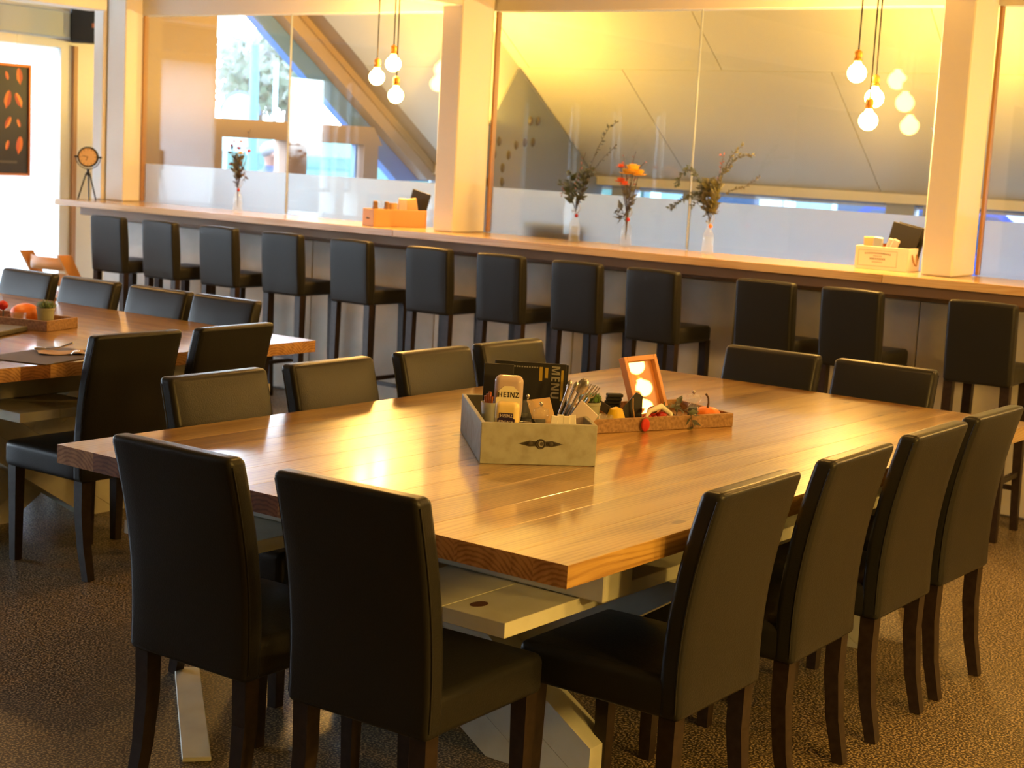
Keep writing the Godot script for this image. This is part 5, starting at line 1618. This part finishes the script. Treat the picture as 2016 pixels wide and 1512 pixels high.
# ==================================================================== left corner: blind, poster, speaker
func build_left_corner() -> void:
	var bl := thing("roller_blind", "bright white roller blind lit from behind, under the grey cassette", "blind", Vector3(-10.0, 0, -6.89))
	box_obj("cloth", Vector3(-0.045, 0.36, -0.975), Vector3(-0.041, 2.26, 0.975), M.white_blind, bl, 0.0)
	box_obj("bottom_bar", Vector3(-0.052, 0.352, -0.97), Vector3(-0.034, 0.372, 0.97), M.gray_metal, bl)
	var cs := box_obj("blind_cassette", Vector3(-10.0, 2.305, -7.955), Vector3(-9.90, 2.51, -5.6), M.gray_paint, null, 0.012)
	tag(cs, "long grey blind cassette above the white blind", "cassette")
	var sp := thing("wall_speaker", "black box loudspeaker under the beam near the clock", "speaker", Vector3(-9.84, 2.41, -8.07), 0.85)
	box_obj("cabinet", Vector3(-0.18, -0.125, -0.09), Vector3(0.18, 0.125, 0.09), M.black_plastic, sp, 0.008)
	box_obj("grille", Vector3(-0.17, -0.115, 0.09), Vector3(0.17, 0.115, 0.096), M.menu_black, sp, 0.003)
	box_obj("badge", Vector3(-0.022, -0.012, 0.0965), Vector3(0.022, 0.022, 0.099), M.copper, sp, 0.001)
	var st := box_obj("oak_batten", Vector3(-10.0, 0.352, -8.02), Vector3(-9.972, 2.26, -7.98), M.oak_strip)
	tag(st, "thin upright oak batten on the wall beside the white blind", "batten")
	# poster of orange flames of petals on black, in a copper brown frame
	var p := thing("framed_poster", "framed dark poster with rows of orange petals on the white blind", "poster", Vector3(-9.985, 0, -7.26))
	var y0 := 1.262
	var y1 := 2.086
	var z0 := -0.32
	var z1 := 0.32
	for zz in [z0, z1 - 0.022]: box_obj("frame_bar", Vector3(0.0, y0, zz), Vector3(0.028, y1, zz + 0.022), M.copper, p)
	for yy in [y0, y1 - 0.022]: box_obj("frame_bar", Vector3(0.0, yy, z0 + 0.022), Vector3(0.028, yy + 0.022, z1 - 0.022), M.copper, p)
	var img := Image.create(256, 340, false, Image.FORMAT_RGB8)
	img.fill(Color(0.17, 0.13, 0.085))
	var cols := [Color(0.85, 0.45, 0.12), Color(0.70, 0.26, 0.10), Color(0.92, 0.55, 0.22), Color(0.80, 0.35, 0.20)]
	var k := 0
	for cy in [52, 128, 200, 272]:
		for cx in [30, 78, 128, 176, 222]:
			var tilt := 0.5 * sin(k * 2.3)
			var big := 15.0 + 6.0 * sin(k * 1.7)
			for y in range(-34, 34):
				for x in range(-22, 22):
					var q := Vector2(x, y).rotated(tilt)
					var wdt := big * 0.62 * sqrt(maxf(0.0, 1.0 - pow((q.y + 6.0) / (big * 1.5), 2.0))) * (1.0 if q.y < 4.0 else maxf(0.0, 1.0 - (q.y - 4.0) / (big * 1.2)))
					if absf(q.x) < wdt: img.set_pixel(clampi(cx + x, 0, 255), clampi(cy + y - 16, 0, 339), cols[(k + (1 if q.x > 0.0 else 0)) % 4])
			k += 1
	for x in range(150, 215): for y in range(300, 308): if (x / 3 + y) % 3: img.set_pixel(x, y, Color(0.40, 0.36, 0.28))
	var pm := mat("poster_print", Color(1, 1, 1), 0.5)
	pm.albedo_texture = ImageTexture.create_from_image(img)
	var q := mk()
	face(q, [Vector3(0.016, y0 + 0.02, z1 - 0.02), Vector3(0.016, y0 + 0.02, z0 + 0.02), Vector3(0.016, y1 - 0.02, z0 + 0.02), Vector3(0.016, y1 - 0.02, z1 - 0.02)], Vector3.RIGHT, [Vector2(0, 1), Vector2(1, 1), Vector2(1, 0), Vector2(0, 0)])
	obj("print", q, pm, p)
	box_obj("backing", Vector3(0.002, y0 + 0.02, z0 + 0.02), Vector3(0.014, y1 - 0.02, z1 - 0.02), M.menu_black, p, 0.0)
	var wr := mk()
	for zz in [-0.2, 0.2]: tube(wr, [Vector3(0.012, y1, zz), Vector3(0.012, 2.306, zz)], 0.0015, 5)
	obj("hanging_wire", wr, M.steel, p)

# ==================================================================== lamps
func omni(parent: Node3D, at: Vector3, e: float, size: float, c: Color) -> void:
	var l := OmniLight3D.new()
	l.name = "light"
	l.position = at
	l.light_color = c
	l.light_energy = e
	l.light_size = size
	l.omni_range = 30.0
	l.omni_attenuation = 2.0
	l.shadow_enabled = true
	parent.add_child(l, true)

func build_lamps() -> void:
	var glow := mat("bulb_glow", Color(1, 0.9, 0.7), 0.3)
	glow.emission_enabled = true
	glow.emission = Color(1.0, 0.82, 0.44)
	glow.emission_energy_multiplier = 42.0
	var bulb := mk()
	var prof := [Vector2(0.013, 0.062), Vector2(0.017, 0.052)]
	for i in 11:
		var a := PI * (0.16 + 0.84 * i / 10.0)
		prof.append(Vector2(0.0475 * sin(a), 0.0475 * cos(a)))
	prof[-1].x = 0.0
	prof.reverse()
	lathe(bulb, prof, 20)
	bulb.generate_normals()
	var bm := bulb.commit()
	bm.surface_set_material(0, glow)
	var groups := [["nearest the clock end", [Vector3(-6.334, 2.120, -7.46), Vector3(-6.41, 2.035, -7.40), Vector3(-6.27, 1.930, -7.42)]], ["over the white crate", [Vector3(-3.309, 2.102, -7.44), Vector3(-3.232, 1.985, -7.50), Vector3(-3.224, 1.870, -7.43)]], ["past the column by the white crate", [Vector3(-0.26, 2.10, -7.44), Vector3(-0.18, 1.99, -7.50), Vector3(-0.17, 1.87, -7.43)]]]
	var ord := ["highest", "middle", "lowest"]
	for g in groups:
		for i in 3:
			var p: Vector3 = g[1][i]
			var t := thing("pendant_lamp", "globe bulb on a cord, %s of three hanging %s" % [ord[i], g[0]], "lamp", p, 0.0, "pendant bulbs over the bar")
			put("bulb", bm, t)
			var so := mk()
			lathe(so, [Vector2(0.0, 0.058), Vector2(0.020, 0.058), Vector2(0.022, 0.066), Vector2(0.018, 0.074), Vector2(0.022, 0.082), Vector2(0.020, 0.104), Vector2(0.008, 0.114), Vector2(0, 0.116)], 16)
			obj("socket", so, M.brass, t)
			var co := mk()
			tube(co, [Vector3(0, 0.114, 0), Vector3(0, 2.75 - p.y, 0)], 0.0042, 6)
			obj("cord", co, M.cord_black, t)
			omni(t, Vector3.ZERO, 0.95, 0.045, WARM)
	# three larger globes hang over the aisle beside the big table
	for i in 3:
		var p: Vector3 = [Vector3(1.25, 1.62, -2.3), Vector3(1.40, 1.50, -3.0), Vector3(1.25, 1.62, -3.7)][i]
		var t := thing("pendant_lamp", "large globe lamp over the aisle behind the yellow lit chairs, %s of its row" % ["first", "middle", "last"][i], "lamp", p, 0.0, "large globes over the aisle")
		var b := mk()
		ball(b, Vector3.ZERO, Vector3.ONE * 0.11, 20, 14)
		obj("bulb", b, glow, t)
		var c := mk()
		tube(c, [Vector3(0, 0.105, 0), Vector3(0, 0.16, 0)], 0.025, 12)
		tube(c, [Vector3(0, 0.16, 0), Vector3(0, 2.75 - p.y, 0)], 0.005, 6)
		obj("cord", c, M.brass, t)
		omni(t, Vector3.ZERO, 2.9, 0.10, Color(1.0, 0.77, 0.36))
	# bowl uplights hang behind the glass and wash the roof slope
	for i in 4:
		var p: Vector3 = [Vector3(-7.95, 1.95, -10.35), Vector3(-3.92, 1.95, -10.4), Vector3(0.4, 1.95, -10.4), Vector3(-8.58, 1.93, -11.3)][i]
		var t := thing("bowl_uplight", "brass bowl uplight behind the glass and %s" % ["the middle column", "the white crate column", "the end column", "the studded cross wall"][i], "lamp", p, 0.0, "bowl uplights behind the glass")
		var b := mk()
		lathe(b, [Vector2(0, -0.08), Vector2(0.06, -0.07), Vector2(0.11, -0.03), Vector2(0.13, 0.0), Vector2(0.122, 0.0), Vector2(0.10, -0.028), Vector2(0.055, -0.06), Vector2(0, -0.068)], 24)
		obj("bowl", b, M.brass, t)
		var s := mk()
		ball(s, Vector3(0, 0.012, 0), Vector3.ONE * 0.018, 12, 8)
		obj("bulb", s, glow, t)
		var c := mk()
		for k in 3: tube(c, [Vector3(0.125 * cos(TAU * k / 3), 0.0, 0.125 * sin(TAU * k / 3)), Vector3(0, 0.35, 0)], 0.0015, 5)
		tube(c, [Vector3(0, 0.35, 0), Vector3(0, roof_y(p.z) - p.y, 0)], 0.003, 6)
		obj("cord", c, M.cord_black, t)
		omni(t, Vector3(0, 0.012, 0), [7.5, 6.0, 6.0, 1.2][i], 0.012, Color(1.0, 0.84, 0.40))
	# recessed ceiling downlights
	var gd := mat("downlight_glow", Color(1, 0.9, 0.7), 0.4)
	gd.emission_enabled = true
	gd.emission = Color(1.0, 0.80, 0.46)
	gd.emission_energy_multiplier = 4.0
	var spots := [[-2.5, -4.0, 1.8, "above the middle of the big table"], [-0.4, -3.0, 2.6, "above the aisle beside the yellow lit chairs"], [0.6, -5.4, 2.6, "above the aisle near the end of the bar"], [-6.0, -3.8, 3.6, "above the poster side table"], [-0.4, -0.6, 0.9, "above where the camera stands"], [-4.3, -6.0, 3.0, "above the middle stools"], [-1.3, -6.0, 2.8, "above the last stools"], [-7.8, -5.0, 3.6, "between the first stools and the poster side table"]]
	for s in spots:
		var t := thing("ceiling_downlight", "round recessed ceiling downlight " + s[3], "lamp", Vector3(s[0], 2.749, s[1]), 0.0, "ceiling downlights")
		var d := mk()
		lathe(d, [Vector2(0.075, -0.004), Vector2(0.0, -0.004)], 20)
		obj("glowing_disc", d, gd, t)
		var r := mk()
		lathe(r, [Vector2(0.075, -0.001), Vector2(0.078, -0.008), Vector2(0.092, -0.006), Vector2(0.094, 0.0)], 24)
		obj("trim_ring", r, M.steel, t)
		var l := AreaLight3D.new()
		l.name = "light"
		l.area_size = Vector2(0.13, 0.13)
		l.light_energy = s[2]
		l.light_color = WARM
		l.area_range = 30.0
		l.shadow_enabled = true
		l.position = Vector3(0, -0.012, 0)
		l.rotation.x = -PI / 2
		t.add_child(l, true)
